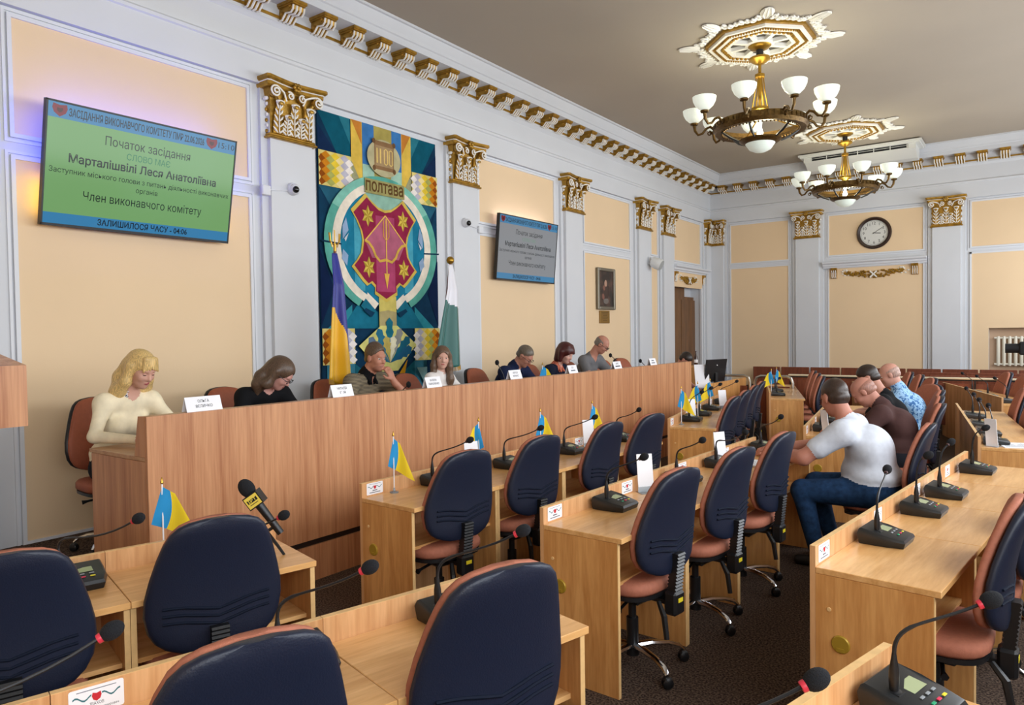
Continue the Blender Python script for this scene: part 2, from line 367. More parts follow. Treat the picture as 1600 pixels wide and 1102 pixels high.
# ------------------------------------------------------------------ wall panels
def panel(wall, fn, a0, a1, z0, z1, name='panel'):
    """fn(a, d, z): a along the wall, d out of it"""
    def bx(mb, a, b, c, d, t):
        p = [fn(x, dd, z) for dd in (0, t) for z in (c, d) for x in (a, b)]
        return mb.add(p, [(0,1,3,2),(4,6,7,5),(0,4,5,1),(2,3,7,6),(0,2,6,4),(1,5,7,3)])
    q = bx(MB(), a0, a1, z0, z1, .006).build(name, peach, wall, smooth=False)
    m = MB()
    for w, t, o in ((.028, .022, .0), (.02, .012, .04)):
        A0, A1, Z0, Z1 = a0-o-w, a1+o+w, z0-o-w, z1+o+w
        bx(m, A0, A0+w, Z0, Z1, t); bx(m, A1-w, A1, Z0, Z1, t); bx(m, A0+w, A1-w, Z1-w, Z1, t); bx(m, A0+w, A1-w, Z0, Z0+w, t)
    m.build('moulding', trimw, q, smooth=False)
    return q
FL = lambda a, d, z: (d, a, z)
FF = lambda a, d, z: (a, ROOM_Y1-d, z)
for a, b in ((2.107, 3.973), (7.36, 9.15), (10.05, 11.64), (-.4, 1.25)):
    panel(wall_left, FL, a, b, 3.18, 3.99); panel(wall_left, FL, a, b, POD+.02 if a < 10 else .3, 3.0)
panel(wall_left, FL, 12.53, 12.8, 3.18, 3.99); panel(wall_left, FL, 12.53, 12.8, .3, 3.0)
panel(wall_left, FL, 13.6, 14.98, 3.15, 3.99)
panel(wall_far, FF, .5, 1.70, 3.18, 3.985); panel(wall_far, FF, .5, 1.70, .3, 3.05)
panel(wall_far, FF, 2.49, 4.14, 3.2, 3.985)
q = panel(wall_far, FF, 2.49, 4.14, .3, 2.93)
panel(wall_far, FF, 4.91, 6.5, 3.18, 3.985); 
pn = MB().box(4.91, 5.17, ROOM_Y1-.006, ROOM_Y1, .3, 3.05).box(5.17, 6.5, ROOM_Y1-.006, ROOM_Y1, 1.70, 3.05).build('panel', peach, wall_far, smooth=False)
MB().box(4.88, 4.91, ROOM_Y1-.022, ROOM_Y1, .3, 3.08).box(4.88, 6.5, ROOM_Y1-.022, ROOM_Y1, 3.05, 3.08).build('moulding', trimw, pn, smooth=False)
MB().box(5.1, 6.7, ROOM_Y1+.17, ROOM_Y1+.18, 0, 1.8).build('niche_back', M('niche_paint', '#c3a487', .7), wall_far, smooth=False)
# ledges with gilt corbels and garlands: the blind bay on the far wall, the doorway on the left wall
def garland(mb, a0, a1, zc, fn, sag=.05):
    n = 22
    for i in range(n+1):
        t = i/n; a = a0+(a1-a0)*t; z = zc-sag*math.sin(t*PI); r = .025+.045*math.sin(t*PI)
        for k in range(5):
            mb.ell(fn(a+random.uniform(-.015, .015), .02, z+random.uniform(-r, r)), (.022, .022, .02), 6, 4, 0)
    for e in (a0, a1):
        for k in range(9):
            an = k*.75; rr = .03+.012*k
            mb.ell(fn(e+(rr*math.cos(an)) * .8, .015, zc+.02+rr*.7*math.sin(an)), (.022, .014, .014), 6, 4, 1)
    for s in (-1, 1): mb.tube([fn((a0+a1)/2-s*.06, .05, zc-sag-.06), fn((a0+a1)/2+s*.06, .05, zc-sag+.06)], .014, 5, 1)
def ledge(wall, fn, a0, a1, z):
    m = MB()
    pr = [(0, z-.12), (.05, z-.12), (.06, z-.09), (.09, z-.085), (.1, z-.05), (.14, z-.03), (.15, z), (0, z)]
    m.extrude(pr, lambda u, v, a: fn(a, u, v), a0, a1)
    o = m.build('ledge', trimw, wall)
    for a in (a0+.2, a1-.2):
        c = MB().extrude([(0, z-.33), (.03, z-.33), (.05, z-.28), (.04, z-.22), (.07, z-.17), (.08, z-.12), (0, z-.12)], lambda u, v, b: fn(b, u, v), a-.055, a+.055, 0)
        for d in (-.035, 0, .035): c.tube([fn(a+d, .033, z-.32), fn(a+d, .054, z-.28), fn(a+d, .046, z-.22), fn(a+d, .074, z-.17)], .007, 4, 1)
        c.build('corbel', [gold, goldw], o)
    return o
lg = ledge(wall_far, FF, 2.386, 4.209, 3.06)
g = MB(); garland(g, 2.8, 3.8, 2.83, FF); g.build('garland', [gold, goldw], lg)
lg = ledge(wall_left, FL, 13.42, 15.3, 3.04)
MB().box(0, .03, 13.5, 15.05, 2.62, 2.92).build('frieze', peach, lg, smooth=False)
g = MB(); garland(g, 13.85, 14.65, 2.8, lambda a, d, z: FL(a, d+.03, z), .04); g.build('garland', [gold, goldw], lg)
door = struct(MB().box(-.2, -.15, 13.5, 15.02, 0, 2.45).box(-.2, -.15, 13.5, 14.5, 2.45, 2.64).box(-.15, -.12, 13.52, 14.24, .05, 2.38).box(-.15, -.12, 14.26, 15.0, .05, 2.38).build('door_1', WD_D, smooth=False))
MB().box(0, .04, 13.46, 13.54, 0, 2.64).box(0, .04, 14.98, 15.06, 0, 2.64).build('door_frame', trimw, door, smooth=False)
MB().tube([(-.1, 14.2, 1.0), (-.06, 14.2, 1.0), (-.06, 14.3, 1.0)], .012, 6).build('door_handle', brass, door)
# ------------------------------------------------------------------ ceiling medallions
def medallion(x, y):
    global med0
    root = thing('ceiling_rose', None, None, (x, y, CEIL)); root.parent = ceiling
    def octr(r, z): return [(r*math.cos(PI/8+k*PI/4), r*math.sin(PI/8+k*PI/4), z) for k in range(8)]
    def octring(m, r0, r1, z0, z1, mi):
        a, b = octr(r0, z0), octr(r1, z0); c, d = octr(r1, z1), octr(r0, z1); m.rings([a, b, c, d], mi, False, True)
    m = MB()
    for r0, r1, d, mi in ((.35, .395, .06, 0), (.395, .44, .05, 1), (.44, .49, .06, 0), (.49, .535, .05, 1), (.535, .57, .06, 0), (.57, .61, .03, 1)): octring(m, r1, r0, 0, -d, mi)
    m.build('octagon_frame', [goldw, gold], root, smooth=False)
    d = MB()
    for k in range(8):      # gilt egg-and-dart and dentils on the octagon sides
        a, b = Vector(octr(.42, -.06)[k]), Vector(octr(.42, -.06)[(k+1) % 8])
        for i in range(6):
            p = a.lerp(b, (i+.5)/6); d.ell(p, (.022, .022, .022), 6, 4, 0)
        a, b = Vector(octr(.507, -.065)[k]), Vector(octr(.507, -.065)[(k+1) % 8])
        for i in range(13):
            p = a.lerp(b, (i+.5)/13); d.obox(p, (.014, .014, .02), rz3(PI/8+k*PI/4+PI/8), 0)
    d.build('gilt_beading', gold, root)['kind'] = 'stuff'
    s = MB()
    for k in range(8):
        an = k*PI/4; s.obox((.26*math.cos(an), .26*math.sin(an), -.03), (.3, .045, .05), rz3(an))
    s.lathe([(.14, -.06), (.16, -.05), (.16, 0), (.05, 0)], 24)
    s.build('rosette_spokes', goldw, root)
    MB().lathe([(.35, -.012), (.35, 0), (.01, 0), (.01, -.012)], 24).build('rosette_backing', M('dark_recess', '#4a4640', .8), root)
    for k in range(8):
        l = MB(); an = k*PI/4; rt_ = rz3(an)
        for i in range(7):
            yy = (i-3)*.062; r = .655+.02*math.cos(i*2.1)
            p = [rt_@Vector((r+.042*math.cos(a)*(1-a/16), yy+.032*math.sin(a)*(1-a/16), -.012-.01*(i % 2))) for a in np.linspace(0, 8, 12)]
            l.tube(p, .012, 5)
            l.ell(rt_@Vector((.62, yy, -.012)), (.03, .026, .014), 6, 4)
        l.build('scroll_border', goldw, root)
    for k in range(8):
        an = k*PI/4+PI/8; rt_ = rz3(an); l = MB()
        l.ell(rt_@Vector((.79, 0, -.012)), (.13, .075, .014), 12, 6, 0, rt_)
        for j in (-1, 0, 1): l.tube([rt_@Vector((.67, j*.015, -.02)), rt_@Vector((.78, j*.045, -.03)), rt_@Vector((.9, j*.03, -.02))], .008, 4)
        l.build('palm_leaf', goldw, root)
    return root
md = medallion(3.25, 8.53)
rose_added = copy_tree(md, ceiling); rose_added.location = (3.25, 3.0, CEIL)  # rose to go with the extra chandelier, added out of view
m2 = copy_tree(md, ceiling); m2.location = (3.24, 13.23, CEIL)

# ------------------------------------------------------------------ desks
DT, RT = .76, .845
def row_pt(row, along, perp, z=0):
    x, y, a = row; a = R(a); return (x+math.sin(a)*along+math.cos(a)*perp, y+math.cos(a)*along-math.sin(a)*perp, z)
emblem_red = M('emblem_red', '#c8202f', .6); ribbon = M('ribbon_teal', '#2f6f78', .6); prtgrey = M('print_grey', '#6a6f7a', .7)
def sticker_mesh(name1=None, name2=None):
    s = MB(); w, h = .125, .07; F = lambda u, v, d=.0012: (d, u, v)
    def rr(hw, hh, r, d): return [F(sx*(hw-r)+r*math.cos(a), sz*(hh-r)+r*math.sin(a), d) for sx, sz, a0 in ((1,1,0),(-1,1,90),(-1,-1,180),(1,-1,270)) for a in (R(a0), R(a0+45), R(a0+90))]
    p = rr(w/2, h/2, .005, .0); q = rr(w/2, h/2, .005, .001); n = len(p)
    s.add(p+q, [(i, (i+1) % n, n+(i+1) % n, n+i) for i in range(n)]+[tuple(range(n, 2*n))], 0)
    for sy in (-1, 1):
        pts = [(sy*(.012+.042*t), .008+.006*math.sin(t*7+(1 if sy > 0 else 2))) for t in np.linspace(0, 1, 9)]
        s.add([F(u, v-.0022) for u, v in pts]+[F(u, v+.0022) for u, v in pts], [((i, i+1, 10+i, 9+i) if sy > 0 else (i+1, i, 9+i, 10+i)) for i in range(8)], 2)
    sh = [(-.009, .018), (0, .015), (.009, .018), (.011, .009), (.008, .0), (.0, -.005), (-.008, .0), (-.011, .009)]
    s.poly([F(u, v, .0016) for u, v in sh][::-1], 1)
    s.poly([F(-.045, .0255), F(.045, .0255), F(.045, .0275), F(-.045, .0275)], 3)
    if name1:
        for txt, sz, zz, wd in ((name1, .011, -.011, .032), (name2, .009, -.0235, .1)):
            v, f = text_mb(txt, sz, 3, lambda a, b: F(a, b+zz), wd); s.add(v, f, 4)
    else:
        s.poly([F(-.018, -.015), F(.018, -.015), F(.018, -.009), F(-.018, -.009)], 3); s.poly([F(-.042, -.026), F(.042, -.026), F(.042, -.0215), F(-.042, -.0215)], 3)
    return s
st_plain = None
disc_m = M('grommet_brass', '#b2922f', .45, .3)
def make_desk(Wd, sticker=True, end0=False, end1=False, names=None):
    global st_plain
    t = thing('desk', 'x', 'desk')
    r = MB().box(0, .022, .001, Wd-.001, 0, RT-.002, 0).box(0, .022, .001, Wd-.001, RT-.002, RT, 1).build('riser', [WD_R, WD_E], t, smooth=False)
    d = MB().bbox(.0225, .47, .001, Wd-.001, DT-.025, DT, .002, 0).build('desktop', WD_H, t, smooth=False)
    for k, yy in enumerate((.001, Wd-.021)):
        p = MB().box(.0225, .445, yy, yy+.02, 0, DT-.0255, 0).build('side_panel', WD_V, t, smooth=False)
        MB().box(.445, .448, yy, yy+.02, 0, DT-.0255, 0).build('edge_band', WD_E, p, smooth=False)
        if (k == 0 and end0) or (k == 1 and end1):
            s = -1 if k == 0 else 1; y0 = yy if k == 0 else yy+.02
            rot = Matrix.Rotation(R(90)*-s, 3, 'X')
            g = MB().lathe([(.001, .008), (.032, .008), (.036, .004), (.036, 0), (.001, 0)], 24, (.12, y0, .47), 0, rot)
            g.box(.105, .135, y0+min(0, s*.011), y0+max(0, s*.011), .443, .456)
            g.build('cable_grommet', disc_m, p)
            MB().lathe([(.001, .003), (.008, .003), (.009, 0), (.001, 0)], 10, (.075, y0, .60), 0, rot).build('screw_cap', WD_E, p)
    MB().box(.03, .40, .0215, Wd-.0215, .50, .518).build('shelf', WD_H, t, smooth=False)
    if sticker:
        if names: o = sticker_mesh(*names).build('name_sticker', [paper, emblem_red, ribbon, prtgrey, ink], r, smooth=False)
        elif st_plain is None: o = sticker_mesh().build('name_sticker', [paper, emblem_red, ribbon, prtgrey], r, smooth=False); st_plain = o
        else: o = inst(st_plain, 'name_sticker', r)
        o.location = (.0223, .10, .8025)
    return t
ROWS = {  # near end of the riser, angle of the row, number of units, unit width
    'L1': ((2.527, .712, 14.3), 2, .72), 'L2': ((3.84, .757, 14.3), 2, .72), 'L3': ((5.135, .822, 14.3), 2, .72),
    'C1': ((2.582, 2.919, 3.0), 4, .74), 'C2': ((3.814, 3.002, 2.8), 4, .74), 'C3': ((5.092, 3.059, 6.6), 4, .74),
    'R1': ((2.837, 6.795, -10.5), 4, .74), 'R2': ((4.134, 6.834, -7.5), 4, .74), 'R3': ((5.467, 6.83, -7.3), 4, .74),
    'F1': ((2.82, 10.30, -17.5), 4, .70), 'F2': ((4.2, 10.45, -17.5), 4, .70), 'F3': ((5.506, 10.75, -18), 4, .70)}
ROWS['L2b'] = ((3.662, .06, 14.3), 1, .719)
ord_ = ['nearest', 'second', 'third', 'farthest']
rowname = {'L1': 'front left row beside the tall front panel', 'L2': 'second left row nearest the camera', 'L3': 'cut-off row in the bottom right corner',
    'C1': 'middle front row facing the long front desk', 'C2': 'middle second row where the white-shirted man writes', 'C3': 'middle third row on the right with four microphones',
    'R1': 'far front row behind the small flags', 'R2': 'far second row of the brown-shirted man', 'R3': 'far third row with papers on it',
    'F1': 'last front row before the benches', 'F2': 'last second row before the benches', 'F3': 'last third row before the benches'}
def desk_row(k):
    row, n, wd = ROWS[k]
    base = {}
    for i in range(n):
        key = (i == 0 and k not in ('L1', 'L2', 'L3'), False)
        nm = ('ІВАХОВ', 'Олександр Володимирович') if (k == 'L2' and i == 0) else None
        d = make_desk(wd, (k == 'L2' and i == 0) or k == 'L3' or k[0] in 'CR', i == 0 and k[0] != 'L', False, nm)
        d.location = row_pt(row, i*wd, 0); d.rotation_euler.z = -R(row[2])
        pos = ord_[i] if n == 4 else ['left', 'right'][i] if n == 2 else ''
        d['label'] = 'light oak desk unit, %s of the %s' % (pos, rowname[k]); d['group'] = 'oak desk units in curved rows'
for k in ('L1', 'L2', 'L3', 'C1', 'C2', 'C3', 'R1', 'R2', 'R3', 'F1', 'F2', 'F3'): desk_row(k)
for k, lb in (('L2b', 'light oak desk unit cut by the bottom left corner, with a bare riser'),):
    row, n, wd = ROWS[k]; d = make_desk(wd, False); d.location = row_pt(row, 0, 0); d.rotation_euler.z = -R(row[2]); d['label'] = lb; d['group'] = 'oak desk units in curved rows'
# ------------------------------------------------------------------ long front desk on the podium
PF0, PF1, PTOP = 2.10, 10.18, 1.275
pd = thing('presidium_desk', 'long tall beech front desk that the seated panel works behind', 'desk', (0, 0, 0))
seams = [PF0, 3.955, 5.17, 6.4, 7.45, 8.51, PF1]
for a, b in zip(seams, seams[1:]): MB().box(1.705, 1.73, a+.0015, b-.0015, .295, PTOP).build('front_panel', WD_P, pd, smooth=False)
MB().box(1.64, 1.705, PF0+.02, PF1-.02, PTOP-.022, PTOP-.001).build('top_rail', WD_PT, pd, smooth=False)
for a, b in zip(seams, seams[1:]): MB().bbox(1.02, 1.70, a+.001, b-.001, 1.015, 1.04, .002).build('desktop', WD_PT, pd, smooth=False)
for y in (PF0, PF1-.022):
    MB().box(1.05, 1.703, y, y+.022, POD+.001, 1.014).build('end_panel', WD_P, pd, smooth=False)
    MB().extrude([(1.585, 1.041), (1.703, 1.041), (1.703, PTOP-.001), (1.635, PTOP-.001)], lambda u, v, a: (u, a, v), y+.022, y).build('riser_cheek', WD_P, pd, smooth=False)
for y in seams[1:-1]: MB().box(1.06, 1.703, y-.011, y+.011, POD+.001, 1.014).build('divider', WD_P, pd, smooth=False)
MB().box(1.635, 1.64, PF0+.023, PF1-.023, 1.041, PTOP-.022).build('inner_panel', WD_P, pd, smooth=False)
# ------------------------------------------------------------------ chairs
def back_half(t):
    k = [(0, .10), (.03, .155), (.08, .195), (.16, .222), (.28, .235), (.42, .232), (.58, .215), (.74, .192), (.86, .17), (.93, .148), (.97, .118), (.992, .08), (1, .045)]
    for (a, b), (c, d) in zip(k, k[1:]):
        if t <= c: return 1.065*(b+(d-b)*(t-a)/(c-a))
    return .05
TS = [0, .015, .05, .1, .18, .3, .42, .55, .7, .82, .9, .95, .98, 1.0]
BZ0, BZ1 = .535, 1.04
def back_x(t): return -.225-.085*t**1.4+.02*math.sin(t*PI)
def back_ring(t, off, th, shrink=0, curve=.035, n=20):
    w = max(.01, back_half(t)-shrink); z = BZ0+(BZ1-BZ0)*t; x = back_x(t); r = []
    ed = min(1, .35+6*min(t, 1-t)+.2)
    for i in range(n):
        a = 2*PI*i/n; c, s = math.cos(a), math.sin(a)
        yy = w*math.copysign(abs(c)**.55, c); d = th*.5*math.copysign(abs(s)**.6, s)*ed
        r.append((x+off+d+curve*(yy/.235)**2, yy, z))
    return r
def make_chair(up_mat, shell_mat, pan_mat, name='office_chair'):
    t = thing(name, 'x', 'chair')
    c = MB(); c.rings([back_ring(k, .024, .05, .008) for k in TS]); c.build('backrest_cushion', up_mat, t, angle=70)
    s = MB(); s.rings([back_ring(k, -.016, .052, .0) for k in TS]); sh = s.build('back_shell', shell_mat, t, angle=70)
    for j in range(3):      # moulded chevron ribs low on the shell
        rb = MB(); tt = .36-.055*j; pts = []
        for yy in np.linspace(-.19, .19, 11):
            q = tt-.085*max(0, 1-abs(yy)/.13)*.6; z = BZ0+(BZ1-BZ0)*q; pts.append((back_x(q)-.0415+.035*(yy/.235)**2, yy, z))
        rb.tube(pts, .0065, 6, flat=.8); rb.build('moulded_rib', M('navy_rib', '#0f1626', .8, spec=.15), sh)
    st = MB()
    def sr(k, z): return [((.02+(.225*k)*math.copysign(abs(math.cos(a))**.6, math.cos(a))), .235*k*math.copysign(abs(math.sin(a))**.6, math.sin(a)), z+(-.02 if math.cos(a) > .8 else 0)) for a in [2*PI*i/24 for i in range(24)]]
    st.rings([sr(.94, .43), sr(1, .445), sr(1.0, .475), sr(.93, .495), sr(.6, .5)]); st.build('seat_cushion', up_mat, t, angle=60)
    MB().rings([sr(.8, .395), sr(.97, .41), sr(.97, .43)]).build('seat_pan', pan_mat, t, angle=60)
    br = MB()
    br.rings([[(-.25-.02*k/23+(.0035 if k % 2 else -.0035)+a, b, .435+.0085*k) for a, b in ((.02, -.032), (.02, .032), (-.025, .032), (-.025, -.032))] for k in range(24)])
    br.build('back_bracket', black, t, angle=20)
    bx = MB().bbox(-.285, -.215, -.045, .045, .33, .445, .012).build('bracket_cover', black, t)
    MB().box(-.287, -.285, -.02, .02, .395, .415).build('warning_label', yel_lbl, bx, smooth=False)
    MB().box(-.24, .08, -.03, .03, .375, .395).bbox(-.09, .09, -.075, .075, .34, .395, .015).build('tilt_mechanism', black, t)
    for s in (-1, 1):
        lv = MB().tube([(-.03, s*.06, .365), (-.05, s*.17, .35), (-.06, s*.2, .345)], [.008, .008, .016], 6); lv.build('lever', black, t)
    MB().tube([(-.2, .06, .39), (-.25, .09, .34), (-.27, .1, .24)], [.012, .016, .014], 6).build('tilt_handle', black, t)
    MB().lathe([(.02, .35), (.02, .25), (.031, .25), (.031, .1), (.034, .06), (.001, .06)], 12).build('gas_lift', black, t)
    ba = None
    for k in range(5):
        an = R(18+72*k)
        if ba is None:
            m = MB().tube([(.02, 0, .105), (.1, 0, .112), (.19, 0, .105), (.25, 0, .085), (.275, 0, .062)], [.022, .02, .017, .016, .012], 8, flat=.75)
            ba = m.build('base_arm', chrome, t); ba.rotation_euler.z = an
            cm = MB()
            for s in (-1, 1): cm.lathe([(.001, .018), (.018, .018), (.026, .013), (.026, .002), (.001, .002)], 12, (0, s*.004, .026), 0, Matrix.Rotation(-s*PI/2, 3, 'X'))
            cm.bbox(-.022, .022, -.02, .02, .03, .056, .01)
            ca = cm.build('caster', black, t)
        else: inst(ba, 'base_arm', t, (0, 0, 0), (0, 0, an))
        cc = ca if k == 0 else inst(ca, 'caster', t)
        cc.location = (.275*math.cos(an), .275*math.sin(an), 0); cc.rotation_euler.z = random.uniform(0, 6)
    return t
proto = {'navy': make_chair(salmon, navy, black)}
used = set()
def chair(kind, loc, rz, label, group, cat='chair'):
    p = proto[kind]
    o = p if kind not in used else copy_tree(p)
    used.add(kind); o.location = loc; o.rotation_euler.z = rz; o['label'] = label; o['group'] = group
    return o
GC = 'salmon and navy office chairs at the desks'
def row_chair(k, i, label, perp=.29, turn=0, dal=0):
    row, n, wd = ROWS[k]; perp = max(perp, .325); o = chair('navy', row_pt(row, (i+.5)*wd+dal, perp), PI-R(row[2])+R(turn), label, GC)
    o.scale = (1, 1, 1.06 if k == 'L2' else 1.02); return o
cl = 'navy-backed salmon office chair '
row_chair('L1', 0, cl+'at the left edge behind the low microphone tip', .33, -4)
for k, i, lb, pp, tn, da in [
    ('L1', 1, 'in front of the media microphone and the flag on the left', .30, -6, -.06), ('L2', 0, 'cut by the bottom edge, left of centre', .3, -4, -.05), ('L2', 1, 'large at the bottom centre, hiding a desk microphone', .3, -6, -.08),
    ('C1', 0, 'nearest in the middle front row, behind the first small flag', .3, -8, -.04), ('C1', 1, 'second in the middle front row', .3, -4, -.08), ('C1', 2, 'third in the middle front row', .28, 0, 0), ('C1', 3, 'farthest in the middle front row', .32, -4, -.06),
    ('C2', 0, 'nearest in the middle second row, its chrome base in full view', .3, -6, -.02), ('C2', 1, 'second in the middle second row, beside a leaflet stand', .3, -4, 0), ('C2', 2, 'in front of the writing man in the white shirt', .32, -2, 0),
    ('C3', 0, 'nearest on the right edge, turned beside the third row', .36, 4, .06), ('C3', 1, 'second on the right edge, cut by the frame', .36, 4, .05), ('C3', 2, 'third along the right edge, mostly outside the frame', .4, 0, 0),
    ('R1', 0, 'nearest of the four behind the far flags', .3, -6, -.05), ('R1', 1, 'second of the four behind the far flags', .3, -4, 0), ('R1', 2, 'third of the four behind the far flags', .32, 0, 0), ('R1', 3, 'last of the four behind the far flags', .32, 0, 0),
    ('R3', 1, 'nearest beyond the papers at the right edge', .36, 0, 0), ('R3', 2, 'second beyond the papers at the right edge', .35, 0, 0), ('R3', 3, 'third beyond the papers at the right edge', .33, 0, 0),
    ('F1', 0, 'nearest of three in profile before the benches', .42, 0, 0), ('F1', 1, 'middle of three in profile before the benches', .42, 0, 0), ('F1', 2, 'last of three in profile before the benches', .42, 0, 0),
    ('F2', 0, 'nearest of three behind the patterned blue shirt', .38, 6, -.05), ('F2', 1, 'middle of three behind the patterned blue shirt', .38, 0, 0), ('F2', 2, 'last of three behind the patterned blue shirt', .38, 0, 0),
    ('F3', 2, 'upright near the right edge, below the radiator', .33, 0, .1), ('F3', 1, 'in front of the one below the radiator, at the right edge', .33, 0, .1)]:
    row_chair(k, i, cl+lb, pp, tn, da)
chair('navy', (4.95, 5.72, 0), PI+R(0), cl+'that the writing man in the white shirt sits on', GC)
for (x, y, tn, lb) in ((4.88, 7.22, 0, 'that the man in the brown polo shirt sits on'), (4.8, 8.0, 4, 'of the dark-haired man behind the brown shirt'), (4.74, 8.78, 0, 'of the bald man in the patterned blue shirt'), (4.66, 9.5, 38, 'turned to show its wide salmon front')):
    chair('navy', (x, y, 0), PI+R(7.5+tn), cl+lb, GC)
proto['brown'] = make_chair(brownl, black, black, 'conference_chair')
GP = 'brown chairs behind the long front desk'
for y, x, tn, lb in ((2.43, .66, -4, 'of the blonde woman at the left end of the front desk'), (3.47, .62, 0, 'of the woman in black at the front desk'), (4.56, .6, 0, 'of the man in the striped polo'), (5.62, .6, 0, 'of the long-haired girl in white'),
    (6.82, .6, 0, 'of the man in the navy shirt at the front desk'), (7.95, .62, 0, 'of the red-haired woman at the front desk'), (8.95, .62, 0, 'of the bald man in the grey shirt at the front desk'), (9.62, .72, -20, 'standing empty right of the bald man in grey'), (10.25, .78, -10, 'standing empty by the last name plate')):
    chair('brown', (x, y, POD), R(tn), 'brown upholstered black-backed chair '+lb, GP)
chair('brown', (.85, 11.35, 0), R(0), 'brown upholstered chair of the man bent low by the dark door', GP)
# ------------------------------------------------------------------ desk microphones
def make_mic_common():
    b = MB(); w, d = .102, .19
    def ring(k, zf, zb, e): return [(x*1.0+(-e if x > .1 else e), y*k, zf+(zb-zf)*(1-x/d)) for x, y in ((0, -w), (0, w), (d*.35, w), (d*.7, w*.97), (d, w*.8), (d, -w*.8), (d*.7, -w*.97), (d*.35, -w))]
    b.rings([ring(.93, 0, 0, .008), ring(.95, .004, .004, .006), ring(1, .024, .048, 0), ring(.94, .036, .066, .006), ring(.88, .039, .070, .012)])
    return b
mic_base_me = make_mic_common().build('mic_base', micb); mic_me = mic_base_me.data; bpy.data.objects.remove(mic_base_me)
def slope(x): return .039+(.031)*(1-x/.19)
pl = MB(); pl.add([(.062, -.02, slope(.062)+.001), (.105, -.02, slope(.105)+.001), (.105, .055, slope(.105)+.001), (.062, .055, slope(.062)+.001)], [(0, 1, 2, 3)])
o = pl.build('display', lcd, smooth=False); disp_me = o.data; bpy.data.objects.remove(o)
btn = {}
for nm, c in (('grey', '#8d9296'), ('green', '#1f9a6b'), ('red', '#d62f52'), ('yellow', '#e4d532')):
    o = MB().bbox(-.004, .004, -.009, .009, 0, .003, .001).build('button', M('button_'+nm, c, .4)); btn[nm] = o.data; bpy.data.objects.remove(o)
so = MB().lathe([(.018, 0), (.018, .004), (.011, .006), (.0125, .03), (.012, .055), (.007, .085), (.005, .1), (.001, .1)], 12).box(-.02, .02, -.018, .018, -.002, .003)
o = so.build('stem_socket', black); sock_me = o.data; bpy.data.objects.remove(o)
o = MB().ell((0, 0, .022), (.0205, .0205, .027), 16, 10).build('foam_windshield', foam); foam_me = o.data; bpy.data.objects.remove(o)
o = MB().lathe([(.0105, -.004), (.0115, 0), (.0115, .008), (.0105, .011), (.001, .011)], 14).build('light_ring', red_ring); ringr_me = o.data; bpy.data.objects.remove(o)
o = MB().lathe([(.0085, -.004), (.0092, 0), (.0092, .008), (.0085, .011), (.001, .011)], 14).build('light_ring', M('unlit_ring', '#4b3336', .4)); ringd_me = o.data; bpy.data.objects.remove(o)
stemm = M('gooseneck_black', '#26282c', .35, .3)
def mic(loc, rz, head, label, detail=True, red=True):
    """loc: back middle of the base on the desk; head: world point of the foam's root"""
    t = thing('desk_microphone', label, 'microphone', loc, rz, 'gooseneck conference microphones')
    b = inst(mic_me, 'base', t)
    if detail:
        inst(disp_me, 'display', b)
        for i, c in enumerate(('grey', 'grey', 'grey')): x = .122; inst(btn[c], 'button', b, (x, -.02+.033*i, slope(x)), (0, .16, 0))
        for i, c in enumerate(('green', 'red', 'yellow')): x = .148; inst(btn[c], 'button', b, (x, -.02+.033*i, slope(x)), (0, .16, 0))
    P0 = Vector((.07, -.055, slope(.07)-.002)); inst(sock_me, 'stem_socket', t, P0)
    a = P0+Vector((0, 0, .095)); inv = Matrix.Rotation(-rz, 3, 'Z')
    h = inv@(Vector(head)-Vector(loc)); hd = Vector((h.x-a.x, h.y-a.y, 0)); L = hd.length; hd.normalize()
    dr = (hd*.88+Vector((0, 0, .47))).normalized()
    c1 = a+Vector((0, 0, .62*max(.05, h.z-a.z))); c2 = h-dr*(.7*L)
    pts = []
    for i in range(15):
        s = i/14; pts.append(a*(1-s)**3+c1*3*s*(1-s)**2+c2*3*s*s*(1-s)+h*s**3)
    g = MB().tube(pts, [.0052]*7+[.004]*7+[.0042], 7); g.build('gooseneck', stemm, t)
    dd = (pts[-1]-pts[-2]).normalized(); q = dd.to_track_quat('Z', 'Y').to_euler()
    inst(ringr_me if red else ringd_me, 'light_ring', t, h, q); inst(foam_me, 'foam_windshield', t, h+dd*.006, q)
    return t
def row_mic(k, along, label, dh=(.27, .01, 1.04), perp=.045, turn=0):
    row = ROWS[k][0]; rz = -R(row[2])+R(turn); h = row_pt(row, along+dh[1], perp+dh[0], dh[2])
    return mic(row_pt(row, along, perp, DT+.001), rz, h, label, True, k[0] == 'L')
gm = 'black gooseneck microphone '
